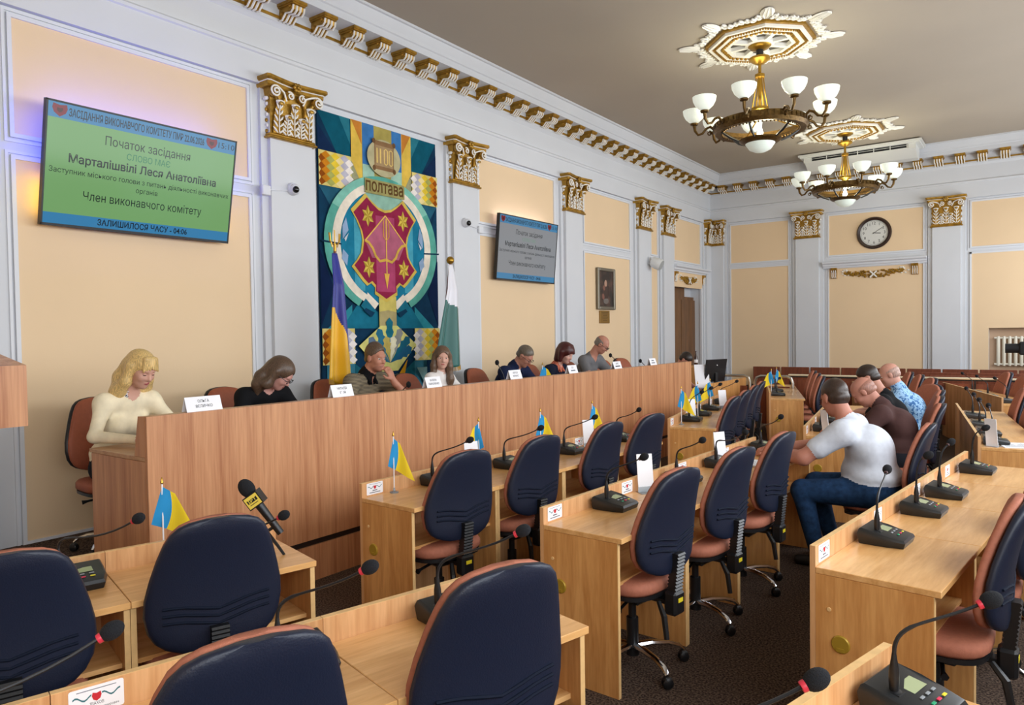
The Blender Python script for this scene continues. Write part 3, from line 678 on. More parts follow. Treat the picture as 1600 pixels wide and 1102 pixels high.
for a in [('L1', .6, gm+'on the left desk, its tip pointing past the flag', (.40, .14, 1.05)), 
          ('L1', 1.08, gm+'hidden behind the chair, only its tip by the media microphone', (.47, .18, .985)),
          ('L2', .60, gm+'with red ring, rising behind the bottom left chair', (.25, .12, 1.055), .03), ('L2', 1.14, gm+'with red ring on the bottom centre desk', (.27, .12, 1.065)),
          ('L3', 1.28, gm+'with lit display in the bottom right corner', (.22, .06, 1.05)),
          ('C1', .55, gm+'nearest in the middle front row', (.3, .02, 1.05)), ('C1', 1.27, gm+'second in the middle front row', (.33, .0, 1.05)), ('C1', 2.02, gm+'third in the middle front row', (.3, .0, 1.05)), ('C1', 2.83, gm+'farthest in the middle front row', (.33, -.15, 1.05)),
          ('C2', .51, gm+'nearest in the middle second row, beside a white leaflet', (.26, -.03, 1.05)), ('C2', 1.36, gm+'behind the white leaflet, nearly hidden by the chair', (.27, -.15, 1.05)), ('C2', 1.98, gm+'third in the middle second row', (.36, -.3, 1.05)), ('C2', 2.86, gm+'before the writing hand of the white-shirted man', (.3, -.3, 1.06)),
          ('C3', .55, gm+'nearest of four on the middle third row', (.06, .12, 1.05)), ('C3', 1.22, gm+'second of four on the middle third row', (.1, -.05, 1.055)), ('C3', 1.72, gm+'third of four on the middle third row', (.1, .0, 1.055)), ('C3', 2.62, gm+'farthest of four on the middle third row', (.12, -.05, 1.05)),
          ('R1', .55, gm+'nearest among the far flags', (.17, .0, 1.06)), ('R1', 1.1, gm+'second among the far flags', (.17, .0, 1.06)), ('R1', 1.72, gm+'third among the far flags', (.17, .0, 1.06)), ('R1', 2.5, gm+'past the tall leaflet among the far flags', (.24, .1, 1.04)),
          ('R2', .4, gm+'in front of the brown-shirted man', (.25, 0, 1.03)), ('R2', 1.1, gm+'second on the desk of the brown-shirted man', (.25, 0, 1.03)), ('R2', 1.9, gm+'third on the desk of the brown-shirted man', (.25, 0, 1.03)),
          ('R3', .25, gm+'nearest by the sheets of paper', (.06, .1, 1.05)), ('R3', .8, gm+'second by the sheets of paper', (.04, .1, 1.05)), ('R3', 1.4, gm+'third by the sheets of paper', (.04, .1, 1.05)), ('R3', 2.2, gm+'fourth by the sheets of paper', (.03, .1, 1.05)),
          ('F1', .5, gm+'nearest on the last front row', (.1, 0, 1.0)), ('F1', 1.2, gm+'second on the last front row', (.1, 0, 1.0)), ('F3', .25, gm+'on the slanting desk by the right edge', (.0, .1, 1.05)), ('F3', 1.0, gm+'second on the slanting desk, against the handrail', (.0, .1, 1.03)), ('F3', 1.7, gm+'third on the slanting desk, against the handrail', (.0, .1, 1.03))]:
    row_mic(*a)
mic((3.92, .46, DT+.001), R(-14), (4.13, .751, 1.05), gm+'with red ring, stem crossing the bottom left edge')
mic((5.26, 1.35, DT+.001), R(-14), (5.478, 1.40, 1.05), gm+'tip with red ring at the bottom edge, right of centre')
# microphones on the front desk
def stalk(loc, tip, label):
    t = thing('table_microphone', label, 'microphone', loc, 0, 'thin microphones on the long front desk')
    MB().lathe([(.05, 0), (.05, .012), (.02, .02), (.009, .05), (.001, .05)], 16).build('base', black, t)
    d = Vector(tip)-Vector(loc)
    MB().tube([(0, 0, .04), (0, 0, .1), d*.5+Vector((0, 0, .08)), d], .0045, 6).build('stalk', stemm, t)
    MB().ell(d, (.022, .022, .028), 12, 8).build('foam_windshield', foam, t)
for loc, tip, lb in (((1.45, 5.98, 1.041), (1.4, 5.86, 1.43), 'thin black microphone upright beside the girl in white'), ((1.42, 8.75, 1.041), (1.33, 8.42, 1.42), 'thin black microphone in front of the bald man in grey'), ((1.45, 9.3, 1.041), (1.42, 9.12, 1.32), 'thin black microphone tip left of the empty brown chair'), ((1.4, 4.42, 1.041), (1.5, 4.47, 1.3), 'low black microphone by the third name plate')): stalk(loc, tip, lb)
# ------------------------------------------------------------------ small table flags
def small_flag(loc, h, label, flip=1, rz=0, spread=1.0):
    t = thing('table_flag', label, 'flag', loc, rz, 'small blue and yellow table flags')
    MB().lathe([(.028, 0), (.028, .006), (.008, .012), (.006, .03), (.001, .03)], 14).build('stand', acryl, t)
    MB().tube([(0, 0, .005), (0, 0, h)], .0035, 6).build('stick', paper, t)
    MB().lathe([(.004, 0), (.008, .006), (.005, .016), (.002, .03), (.001, .031)], 8, (0, 0, h)).build('finial', brass, t)
    c = MB(); n, m = 20, 20; L = .235; S = .115*spread
    def P(u, v, o):     # u across (0 hoist .. 1), v down
        x = flip*(S*u*(.35+.75*v)-.035*v*(1-u)*spread); z = h-.012-L*v*(.72+.28*u)-.035*u
        return (.012*math.sin(u*7+v*2.5)*v+o, x, z)
    for o, s in ((.001, 1), (-.001, -1)):
        ub = lambda v: .62-.35*v
        vs = [P(2*i/n*ub(j/m) if 2*i <= n else ub(j/m)+(2*i/n-1)*(1-ub(j/m)), j/m, o) for j in range(m+1) for i in range(n+1)]
        for j in range(m):
            for i in range(n):
                a = j*(n+1)+i; q = (a, a+1, a+n+2, a+n+1)
                c.add([vs[k] for k in (q if s > 0 else q[::-1])], [(0, 1, 2, 3)], 0 if i < n//2 else 1)
    c.build('cloth', [flag_b, flag_y], t, angle=180)
    return t
fl = 'small blue and yellow flag '
for loc, h, lb, fp, rz, sp in [((2.615, 1.71, DT), .30, fl+'large on the left desk before the front panel', 1, -.75, 1.35), ((2.66, 3.13, DT), .345, fl+'nearest in the middle front row', 1, -.8, 1), ((2.68, 3.94, DT), .35, fl+'behind the nearest leaflet and microphone', -1, -.8, 1),
        ((2.72, 4.66, DT), .35, fl+'third in the middle front row, behind a microphone', 1, -.8, 1.1), ((2.75, 5.42, DT), .35, fl+'last in the middle front row, behind a leaflet', 1, -.8, 1), ((2.89, 7.02, DT), .37, fl+'nearest on the far front row', 1, -1.1, 1.1), ((2.78, 7.75, DT), .37, fl+'middle of the far front row, behind a leaflet', -1, -1.1, 1.2), ((2.66, 8.45, DT), .36, fl+'last of the far front row, by the tall leaflet', -1, -1.1, 1.2),
        ((2.72, 10.75, DT), .37, fl+'left of the pair before the wooden benches', -1, -1.2, 1.3), ((2.6, 11.45, DT), .36, fl+'right of the pair before the wooden benches', 1, -1.2, 1)]:
    small_flag(loc, h, lb, fp, rz, sp)
small_flag((1.45, 6.62, 1.041), .33, fl+'leaning on the front desk beside the navy shirt', 1, -.9, 1.5)
# ------------------------------------------------------------------ cards, leaflets, papers
def name_plate(y, w, lines, label, rz=0, x=1.672, h=.088, z=PTOP, grey=False):
    t = thing('name_plate', label, 'name plate', (x, y, z), rz, 'white name plates along the front desk')
    d = .03
    MB().add([(d, -w/2, 0), (d, w/2, 0), (.0, w/2, h), (.0, -w/2, h), (-d, -w/2, 0), (-d, w/2, 0), (d-.002, -w/2, 0), (d-.002, w/2, 0), (0, w/2, h-.002), (0, -w/2, h-.002)], [(0, 1, 2, 3), (5, 4, 3, 2), (7, 6, 9, 8), (4, 5, 8, 9)]).build('card', paper, t, smooth=False)
    tx = MB(); n = len(lines)
    for i, (s, wd) in enumerate(lines):
        vz = h*(.68-.34*i) if n > 1 else h*.5
        F = lambda u, v: (d*(1-(vz+v)/h)+.0012, u, vz+v)
        if s: tv, tf = text_mb(s, .024, 0, F, wd); tx.add(tv, tf)
        else: tx.add([F(-wd/2, -.006), F(wd/2, -.006), F(wd/2, .006), F(-wd/2, .006)], [(0, 1, 2, 3)])
    tx.build('lettering', prtgrey if grey else ink, t, smooth=False)
np_ = 'white folded name plate '
name_plate(2.48, .235, [('ОЛЬГА', .075), ('ВЕЛИЧКО', .11)], np_+'reading ОЛЬГА ВЕЛИЧКО beside the blonde woman')
name_plate(3.58, .2, [('НАТАЛІЯ', .09), ('Г Я', .05)], np_+'left of the man in the striped polo')
name_plate(4.58, .19, [('ВАЛЕРІЯ', .08), ('ПАРХОМЕНКО', .13)], np_+'in front of the girl in white')
name_plate(5.78, .2, [('АРТЕМ', .08), ('РЕНКАС', .09)], np_+'in front of the navy shirt')
name_plate(6.87, .19, [('ЛЕСЯ', .04), ('', .09)], np_+'in front of the red-haired woman', grey=True)
name_plate(7.93, .2, [('ЮРІЙ', .06), ('', .12)], np_+'in front of the bald man in grey')
name_plate(8.95, .2, [('', .07), ('', .1)], np_+'last on the front desk, before an empty chair', grey=True)
def leaflet(loc, rz, label, w=.1, h=.21):
    t = thing('leaflet_holder', label, 'leaflet holder', loc, rz, 'white leaflets in stands on the desks')
    MB().add([(0, -w/2, 0), (0, w/2, 0), (-.03, w/2, h), (-.03, -w/2, h), (-.004, -w/2, 0), (-.004, w/2, 0), (-.034, w/2, h), (-.034, -w/2, h)], [(0, 1, 2, 3), (7, 6, 5, 4), (0, 4, 5, 1), (1, 5, 6, 2), (2, 6, 7, 3), (3, 7, 4, 0)]).build('leaflet', paper, t, smooth=False)
    MB().box(-.03, .05, -w/2-.004, w/2+.004, 0, .003).box(.001, .003, -w/2-.004, w/2+.004, .003, .035).build('stand', acryl, t, smooth=False)
lf = 'white leaflet in a clear stand '
for loc, rz, lb, w in (((2.72, 3.82, DT), -.5, lf+'beside the nearest microphone of the middle front row', .1), ((2.8, 5.28, DT), -.6, lf+'between the third microphone and the last flag', .1), ((3.95, 3.95, DT), -.7, lf+'tall beside the nearest second-row microphone', .1), ((4.0, 5.1, DT), -.5, lf+'behind the second chair of the middle second row', .1), ((2.85, 7.42, DT), -.6, lf+'among the far flags', .1), ((2.72, 8.75, DT), -.5, lf+'tall on the far front row before the benches', .12), ((4.3, 6.98, DT), .9, lf+'edge-on in front of the brown-shirted man', .09), ((5.56, 6.93, DT), 1.1, lf+'edge-on by the sheets at the right edge', .09)):
    leaflet(loc, rz, lb, w, .225)
def sheet(name, loc, rz, w, d, label, th=.004, lines=True):
    t = thing(name, label, 'paper', loc, rz); MB().box(-d/2, d/2, -w/2, w/2, 0, th).build('sheets', paper, t, smooth=False)
    if lines:
        l = MB(); rnd = random.Random(w)
        for i in range(12):
            x = -d*.38+d*.065*i; l.add([(x, -w*.4, th+.0006), (x+.004, -w*.4, th+.0006), (x+.004, -w*.4+w*rnd.uniform(.3, .8), th+.0006), (x, -w*.4+w*rnd.uniform(.3, .8), th+.0006)], [(0, 1, 2, 3)])
        l.build('printed_lines', prtgrey, t, smooth=False)
sheet('document', row_pt(ROWS['C2'][0], 2.2, .30, DT+.001), -.3, .21, .297, 'stack of white sheets under the writing hand', .012)
sheet('document', row_pt(ROWS['C2'][0], 2.75, .28, DT+.001), .1, .21, .297, 'printed white sheet beside the writing hand')
sheet('document', row_pt(ROWS['R3'][0], .2, .27, DT+.001), .25, .3, .21, 'printed sheets lying on the desk at the right edge')
sheet('document', (1.4, 8.4, 1.041), 0, .3, .21, 'papers before the bald man in grey at the front desk', .006)
# television microphone on a tripod, left desk
tm = thing('media_microphone', 'black broadcast microphone with yellow cube badge on a tripod', 'microphone', (3.07, 1.94, DT))
A = Vector((0, 0, .17)); ax = Vector((-.42, -.38, .82)).normalized()
rotm = ax.to_track_quat('Z', 'Y').to_matrix()
MB().tube([A-ax*.1, A-ax*.02, A+ax*.09], [.016, .017, .021], 12).build('handle', black, tm)
cb = Vector((0, 0, 0))+A+ax*.09
vx = Vector((.64, -.77, 0)); vx = (vx-ax*vx.dot(ax)).normalized(); vy = ax.cross(vx); RM = Matrix((vx, vy, ax)).transposed()
cube = MB().obox(cb, (.07, .07, .062), RM).build('cube', black, tm, smooth=False)
bd = MB(); 
F = lambda u, v, d=.0365: cb+RM@Vector((d, u, v))
bd.add([F(-.031, -.026), F(.031, -.026), F(.031, .026), F(-.031, .026)], [(0, 1, 2, 3)], 0)
bd.add([F(-.024, -.004, .037), F(.024, -.004, .037), F(.024, .013, .037), F(-.024, .013, .037)], [(0, 1, 2, 3)], 1)
tv, tf = text_mb('ІРТ', .02, 0, lambda u, v: F(u, v+.0045, .0375), .04, True); bd.add(tv, tf, 0)
bd.poly([F(-.02, -.014, .037), F(.02, -.014, .037), F(.02, -.011, .037), F(-.02, -.011, .037)], 1)
bd.build('badge', [M('badge_yellow', '#e8cf55', .4), black], cube, smooth=False)
MB().ell(A+ax*.15, (.034, .034, .045), 16, 10, 0, rotm).build('foam_windshield', foam, tm)
MB().tube([A-ax*.06, (0, 0, .1), (0, 0, .07)], .008, 8).build('tripod_head', black, tm)
for a in (.3, 2.4, 4.5):
    d = Vector((math.cos(a), math.sin(a), 0)); MB().tube([(0, 0, .09), d*.05+Vector((0, 0, .04)), d*.085], [.009, .007, .006], 6).build('tripod_leg', black, tm)
# ------------------------------------------------------------------ television screens
def emis(name, c, k=1.0):
    if name in MATS: return MATS[name]
    m, t, b = nodes(name); c = lin(c); b.inputs['Base Color'].default_value = (.01, .01, .01, 1); b.inputs['Roughness'].default_value = .12; b.inputs['Specular IOR Level'].default_value = .22
    b.inputs['Emission Color'].default_value = (*c, 1); b.inputs['Emission Strength'].default_value = k; MATS[name] = m; return m
def tv(y0, y1, zb, zt, xb, xt, bg, blue, txt_k, label, suffix, grn):
    L = math.hypot(xt-xb, zt-zb); a = math.atan2(xt-xb, zt-zb); Wd = y1-y0
    t = thing('television', label, 'television', ((xb+xt)/2, (y0+y1)/2, (zb+zt)/2), 0, 'wall televisions')
    n = Vector((math.cos(a), 0, -math.sin(a))); upv = Vector((math.sin(a), 0, math.cos(a)))
    def F(u, v, d=0): return n*d+Vector((0, 1, 0))*u*Wd+upv*v*L      # u,v in -.5...5
    def slab(mb, u0, u1, v0, v1, d0, d1, mi=0):
        p = [F(u, v, d) for d in (d0, d1) for v in (v0, v1) for u in (u0, u1)]
        mb.add(p, [(0,2,3,1),(4,5,7,6),(0,1,5,4),(2,6,7,3),(0,4,6,2),(1,3,7,5)], mi)
    b = MB(); slab(b, -.5, .5, -.5, .5, -.045, -.004); e = .008
    slab(b, -.5, .5, .5-e*1.6, .5, -.004, .003); slab(b, -.5, .5, -.5, -.5+e*2.6, -.004, .003); slab(b, -.5, -.5+e, -.5, .5, -.004, .003); slab(b, .5-e, .5, -.5, .5, -.004, .003)
    b.build('housing', black, t, smooth=False)
    s = MB()
    def q(u0, u1, v0, v1, mi, d=0): s.add([F(u0, v0, d), F(u1, v0, d), F(u1, v1, d), F(u0, v1, d)], [(0, 1, 2, 3)], mi)
    q(-.492, .492, -.478, .485, 0, -.002); q(-.492, .492, .365, .485, 1, -.0015); q(-.492, .492, -.478, -.39, 1, -.0015)
    for u in (-.44, .345):
        sh = [(-.03, .05), (0, .04), (.03, .05), (.034, .015), (.026, -.02), (0, -.05), (-.026, -.02), (-.034, .015)]
        s.add([F(u+x, .425+z, -.001) for x, z in sh], [tuple(range(8))[::-1]], 3); s.add([F(u+x*.4, .425+z*.4, -.0006) for x, z in sh], [tuple(range(8))[::-1]], 4)
    def T(body, size, v, w, mi, bold=False, u=0):
        tv_, tf = text_mb(body, size*L, 0, lambda a_, b_: F(u+a_/Wd, v+b_/L, -.0005), w*Wd, bold); s.add(tv_, tf, mi)
    T('ЗАСІДАННЯ ВИКОНАВЧОГО КОМІТЕТУ ПМР 22.06.2026', .085, .42, .70, 2, True, -.05)
    T('15:10', .075, .425, .1, 2, False, .437)
    T('Початок засідання', .105, .255, .45, 2); T('СЛОВО МАЄ', .075, .155, .23, 5)
    T('Марталішвілі Леся Анатоліївна', .095, .06, .78, 2, True); T('Заступник міського голови з питань діяльності виконавчих', .06, -.045, .95, 2); T('органів', .06, -.12, .115, 2)
    T('Член виконавчого комітету', .1, -.23, .63, 2); T('ЗАЛИШИЛОСЯ ЧАСУ - 04:06', .07, -.435, .48, 2, True)
    s.build('screen', [emis('screen_bg_'+suffix, bg, txt_k), emis('screen_blue_'+suffix, blue, txt_k), emis('screen_ink_'+suffix, '#0c1a22', txt_k), emis('screen_red_'+suffix, '#8e1226', txt_k), emis('screen_dkred_'+suffix, '#4d0b18', txt_k), emis('screen_green_'+suffix, grn, txt_k)], t, smooth=False)
    m = MB().box(-(xb+xt)/2+.005, -.05, -.12, .12, -.1, .1).box(-(xb+xt)/2+.005, -(xb+xt)/2+.02, -.25, .25, -.2, .2); m.build('wall_mount', black, t, smooth=False)
    return t
T1 = tv(2.215, 3.69, 2.545, 3.405, .11, .28, '#86bd78', '#3f93c9', .62, 'large tilted television with a green slide, above the blonde woman', 'a', '#2d8a63')
T2 = tv(7.57, 8.99, 2.44, 3.3, .11, .19, '#a4a8ae', '#4c9bcf', .55, 'smaller looking television with a grey slide, right of the green flag', 'b', '#8fb59f')
# coloured lamp strips glowing on the wall behind the screens
def strip(parent, loc, size, col, e, nm):
    o = MB().bbox(-size[0]/2, size[0]/2, -size[1]/2, size[1]/2, -size[2]/2, size[2]/2, .003).build('light_strip', emis(nm, col, e), parent, smooth=False); o.location = loc
def tvstrip(T, a, u, v, size, col, e, nm):
    n_ = Vector((math.cos(a), 0, -math.sin(a))); u_ = Vector((math.sin(a), 0, math.cos(a))); p = n_*-.065+Vector((0, u, 0))+u_*v
    strip(T, p, size, col, e, nm)
a1 = math.atan2(.17, .86); a2 = math.atan2(.08, .86)
tvstrip(T1, a1, 0, .40, (.02, 1.3, .02), '#4a5cff', 30, 'led_blue'); tvstrip(T1, a1, -.70, .15, (.02, .02, .45), '#4a5cff', 24, 'led_blue2'); tvstrip(T1, a1, .70, .15, (.02, .02, .45), '#4a5cff', 20, 'led_blue3')
tvstrip(T1, a1, -.70, -.22, (.02, .02, .28), '#ffd34a', 12, 'led_yellow'); tvstrip(T1, a1, .70, -.22, (.02, .02, .28), '#ffd34a', 8, 'led_yellow2')
tvstrip(T2, a2, 0, .40, (.02, 1.2, .02), '#fff0ff', 9, 'led_white')
# ------------------------------------------------------------------ tapestry
tap = thing('tapestry', 'tall woven tapestry with a red shield, bow, stars and teal rings', 'tapestry', (.0, 5.628, 0))
tex = {}
def tmat(c):
    if c in tex: return tex[c]
    m = M('tapestry_'+c.strip('#'), c, .9, var=(9, .14), spec=.1)
    t = m.node_tree; tcn = t.nodes.new('ShaderNodeTexCoord'); mp = t.nodes.new('ShaderNodeMapping'); mp.inputs['Scale'].default_value = (1, 60, 700)
    n = t.nodes.new('ShaderNodeTexNoise'); n.inputs['Scale'].default_value = 1; bpn = t.nodes.new('ShaderNodeBump'); bpn.inputs['Strength'].default_value = .35; bpn.inputs['Distance'].default_value = .004
    t.links.new(tcn.outputs['Object'], mp.inputs[0]); t.links.new(mp.outputs[0], n.inputs['Vector']); t.links.new(n.outputs[0], bpn.inputs['Height']); t.links.new(bpn.outputs[0], t.nodes['Principled BSDF'].inputs['Normal'])
    tex[c] = m; return m
TZ0, TZ1, TH = .75, 3.987, .8775
MB().box(.015, .036, -TH, TH, TZ0, TZ1).build('woven_backing', tmat('#123550'), tap, smooth=False)
layer = [.0362]
def tpiece(name, shapes, h=.0004):
    """shapes: list of (colour, polygon ccw in (y,z)); each list is one woven area, slightly proud of the one before"""
    layer[0] += h; m = MB(); cols = []
    for c, p in shapes:
        if c not in cols: cols.append(c)
        mi = cols.index(c); area = sum(p[i][0]*p[(i+1) % len(p)][1]-p[(i+1) % len(p)][0]*p[i][1] for i in range(len(p)))
        if area < 0: p = p[::-1]
        n = len(p); layer[0] += .00005; d = layer[0]
        m.add([(d, y, z) for y, z in p]+[(d-.0003, y, z) for y, z in p], [tuple(range(n))]+[(i, n+i, n+(i+1) % n, (i+1) % n) for i in range(n)], mi)
    return m.build(name, [tmat(c) for c in cols], tap, smooth=False)
def mir(p): return [(-y, z) for y, z in p]
def both(c, p): return [(c, p), (c, mir(p))]
def arc(cx, cz, rx, rz_, a0, a1, n=20): return [(cx+rx*math.cos(R(a)), cz+rz_*math.sin(R(a))) for a in np.linspace(a0, a1, n)]
tp = TZ1
for q_ in (both('#0d5468', [(-TH, tp), (-.45, tp), (-.45, 3.58), (-.62, 3.58)])+both('#2a7384', [(-.6, tp), (-.45, tp), (-.45, 3.72)])+both('#13294a', [(-TH, 3.85), (-.62, 3.58), (-TH, 3.595)])
    +both('#24586f', [(-TH, 3.24), (-.5, 3.24), (-.62, 2.9)])+both('#123a55', [(-TH, 3.24), (-.75, 2.95), (-TH, 2.7)])+both('#0f2144', [(-TH, 2.6), (-.7, 2.2), (-TH, 1.82)])+both('#2f8a9a', [(-.8, 1.8), (-.47, 2.05), (-.47, 1.8)])
    +both('#1a6d86', [(-.62, 1.8), (-.4, 2.05), (-.1, 1.98), (-.1, 1.8)])+both('#3d7f95', [(-.82, 1.43), (-.45, 1.43), (-.45, TZ0), (-.82, TZ0)])+both('#1b5f70', [(-.45, 1.43), (-.1, 1.2), (-.1, TZ0), (-.45, TZ0)])):
    tpiece('background_field', [q_])
for q_ in (both('#d9b64f', [(-.447, tp), (-.292, tp), (-.292, 3.3), (-.447, 3.3)])+both('#c07c34', [(-.44, tp), (-.3, tp), (-.3, 3.75)])+both('#9a9a78', [(-.447, 3.56), (-.447, 3.26), (-.292, 3.3)])+both('#3d75b0', [(-.292, tp), (-.125, tp), (-.125, 3.55), (-.292, 3.55)])
    +[('#a89a54', [(-.125, tp), (.14, tp), (.14, 3.4), (-.125, 3.4)])]+both('#9ec3b0', [(-.292, 3.55), (-.125, 3.55), (-.125, 3.38), (-.292, 3.38)])): tpiece('colour_stripes', [q_], .0003)
for s in (-1, 1):      # stepped zigzag bands at the sides
    for z0, z1 in ((3.24, 3.59), (1.43, 1.80)):
        cols = ['#8f4a14', '#c47d1e', '#a8a95c', '#e0c23c', '#e8d69a', '#b7b4c2', '#e9e2dc']; sh = []; n = 8
        w = (TH-.45)/7
        sh.append(('#d9c87a', [(s*.45, z0), (s*TH, z0), (s*TH, z1), (s*.45, z1)]))
        for i in range(7):
            for j in range(4):
                yc = TH-w*(i+.5); zc = z0+(z1-z0)*(j+.5+(.5 if i % 2 else 0))/4.5; hz = (z1-z0)/8
                sh.append((cols[i], [(s*(yc-w*.95), zc), (s*yc, min(z1, zc+hz)), (s*min(TH, yc+w*.95), zc), (s*yc, max(z0, zc-hz))]))
        layer[0] += .0004
        b = sh[:1]; tpiece('zigzag_ground', b, .0004); tpiece('zigzag_band', sh[1:], .0004)
C0 = 2.70
def ringshape(rx0, rz0, rx1, rz1, a0, a1, n=24): return arc(0, C0, rx1, rz1, a0, a1, n)+arc(0, C0, rx0, rz0, a1, a0, n)
tpiece('teal_disc', [('#1d7796', arc(0, C0, .72, .66, 0, 359, 40))])
for q_ in both('#4a9fb5', [(-.44, 2.2), (-.3, 2.2), (-.3, 3.2), (-.44, 3.0)])+[('#8fb8a6', [(-.3, 3.0), (.3, 3.0), (.3, 3.36), (-.3, 3.36)])]: tpiece('light_column', [q_], .0003)
for q_ in [('#5aa596', ringshape(.735, .68, .84, .75, -62, 90)), ('#5aa596', ringshape(.735, .68, .84, .75, 90, 242)), ('#7fbfae', ringshape(.735, .68, .84, .75, 35, 75)), ('#7fbfae', ringshape(.735, .68, .84, .75, 110, 150))]: tpiece('teal_ring', [q_], .0003)
tpiece('cream_ring', [('#e6dccb', ringshape(.63, .6, .735, .68, -66, 66)), ('#e6dccb', ringshape(.63, .6, .735, .68, 114, 246))])
for q_ in both('#e6dccb', [(-.272, 2.186), (-.11, 2.069), (-.177, 1.998), (-.28, 2.1)])+both('#1d6d84', [(-.37, 2.04), (-.3, 2.12), (-.15, 1.99), (-.22, 1.92)])+both('#123a55', [(-.33, 1.99), (-.3, 2.02), (-.17, 1.97), (-.22, 1.92)]): tpiece('ring_ends', [q_], .0003)
for q_ in both('#8fa9c9', [(-.6, 2.72), (-.52, 2.82), (-.55, 2.95), (-.6, 2.86)])+both('#c9d4dc', [(-.58, 2.73), (-.52, 2.79), (-.56, 2.7)])+both('#8fa9c9', [(-.6, 2.62), (-.53, 2.56), (-.55, 2.45), (-.62, 2.52)])+both('#103048', [(-TH, 2.69), (-.62, 2.675), (-.62, 2.66), (-TH, 2.672)]): tpiece('blue_flakes', [q_], .0003)
for q_ in [('#c9b964', [(-.11, 1.5), (.15, 1.5), (.15, 2.15), (-.11, 2.15)]), ('#a79a6c', [(-.105, 1.75), (.15, 1.75), (.15, 1.98), (.02, 2.0), (-.105, 1.98)])]: tpiece('gold_column', [q_], .0003)
half = [(0, 3.09), (-.1, 3.11), (-.2, 3.17), (-.283, 3.235), (-.49, 3.04), (-.42, 2.95), (-.36, 2.84), (-.335, 2.74), (-.36, 2.6), (-.42, 2.52), (-.49, 2.448), (-.34, 2.30), (-.28, 2.255), (-.22, 2.285), (-.165, 2.24), (-.17, 2.17), (0, 2.085)]
sh_o = half+[(-y, z) for y, z in half[::-1][1:-1]]
sh_i = [(y*.925, 2.66+(z-2.66)*.935) for y, z in sh_o]
tpiece('shield_border', [('#cdb153', sh_o)]); tpiece('shield_field', [('#8c2645', sh_i)])
tpiece('shield_light', [('#a84468', [(-.14, 2.2), (.14, 2.2), (.14, 3.02), (-.14, 3.02)]), ('#ad5f76', [(-.3, 2.74), (0, 3.02), (.3, 2.74), (.2, 2.56), (-.2, 2.56)])])
for cy, cz in ((-.25, 3.0), (.275, 3.0), (-.25, 2.455), (.275, 2.455)):
    st, fl_ = [], []
    for k in range(12):
        r = .1 if k % 2 == 0 else .055; a = R(90+30*k); st.append((cy+r*.92*math.cos(a), cz+r*math.sin(a)*1.15))
    s_ = tpiece('star', [('#d3b852', st)], .0002)
    tpiece('star_facets', [('#a88c33', [(cy, cz), st[k], st[k+1]]) for k in range(0, 12, 2)], .0002)
def bandp(pts, w):
    L_ = []; R_ = []
    for i, (y, z) in enumerate(pts):
        a = pts[max(0, i-1)]; b = pts[min(len(pts)-1, i+1)]; dy, dz = b[0]-a[0], b[1]-a[1]; l = math.hypot(dy, dz); L_.append((y-dz/l*w/2, z+dy/l*w/2)); R_.append((y+dz/l*w/2, z-dy/l*w/2))
    return L_+R_[::-1]
tpiece('bow', [('#cfa64b', bandp([(-.3, 2.735), (-.25, 2.72), (-.19, 2.66), (-.15, 2.58), (-.09, 2.53), (0, 2.55), (.09, 2.53), (.15, 2.58), (.19, 2.66), (.25, 2.72), (.31, 2.735)], .03)), ('#e2b45a', bandp([(-.3, 2.735), (0, 3.03)], .014)), ('#e2b45a', bandp([(.31, 2.735), (0, 3.03)], .014))])
tpiece('arrow', [('#e2b45a', bandp([(.01, 3.0), (.01, 2.33)], .016)), ('#d9a94c', [(-.03, 2.4), (.05, 2.4), (.01, 2.23)]), ('#c98f4a', bandp([(-.03, 2.98), (-.03, 2.8), (.01, 2.76), (.05, 2.8), (.05, 2.98)], .014))])
tpiece('scroll_halo', [('#b8b08a', arc(0, 3.65, .25, .2, 0, 359, 30))])
tpiece('scroll', [('#8a6a4a', [(-.16, 3.83), (.16, 3.83), (.145, 3.77), (.145, 3.57), (.165, 3.52), (-.165, 3.52), (-.145, 3.57), (-.145, 3.77)]), ('#a58a66', [(-.13, 3.78), (.13, 3.78), (.13, 3.56), (-.13, 3.56)])]+[('#6b4f35', arc(y, z, .025, .03, 0, 359, 10)) for y, z in ((-.15, 3.82), (.15, 3.82), (-.15, 3.53), (.15, 3.53))])
dg_ = []
for y in (-.105, -.055): dg_.append(('#e0c375', [(y-.01, 3.59), (y+.01, 3.59), (y+.01, 3.75), (y-.01, 3.75)]))
for y in (.025, .1):
    dg_ += [('#e0c375', bandp([(y-.025, 3.6), (y-.025, 3.74), (y, 3.755), (y+.025, 3.74), (y+.025, 3.6), (y, 3.585), (y-.025, 3.6)], .012))]
tpiece('numerals', dg_)
layer[0] += .001
tpiece('caption_ground', [('#9c9660', [(-.29, 3.245), (.3, 3.245), (.3, 3.40), (-.29, 3.40)])])
tx = MB(); tv_, tf = text_mb('полтава', .19, 0, lambda u, v: (layer[0]+.001, u, 3.33+v), .56, True); tx.add(tv_, tf); tx.build('caption', tmat('#5f4426'), tap, smooth=False)
tpiece('diamond', [('#cdc878', [(-.42, 1.615), (-.1, 1.83), (.15, 1.83), (.45, 1.615), (.15, 1.33), (-.1, 1.33)])])
lv = []
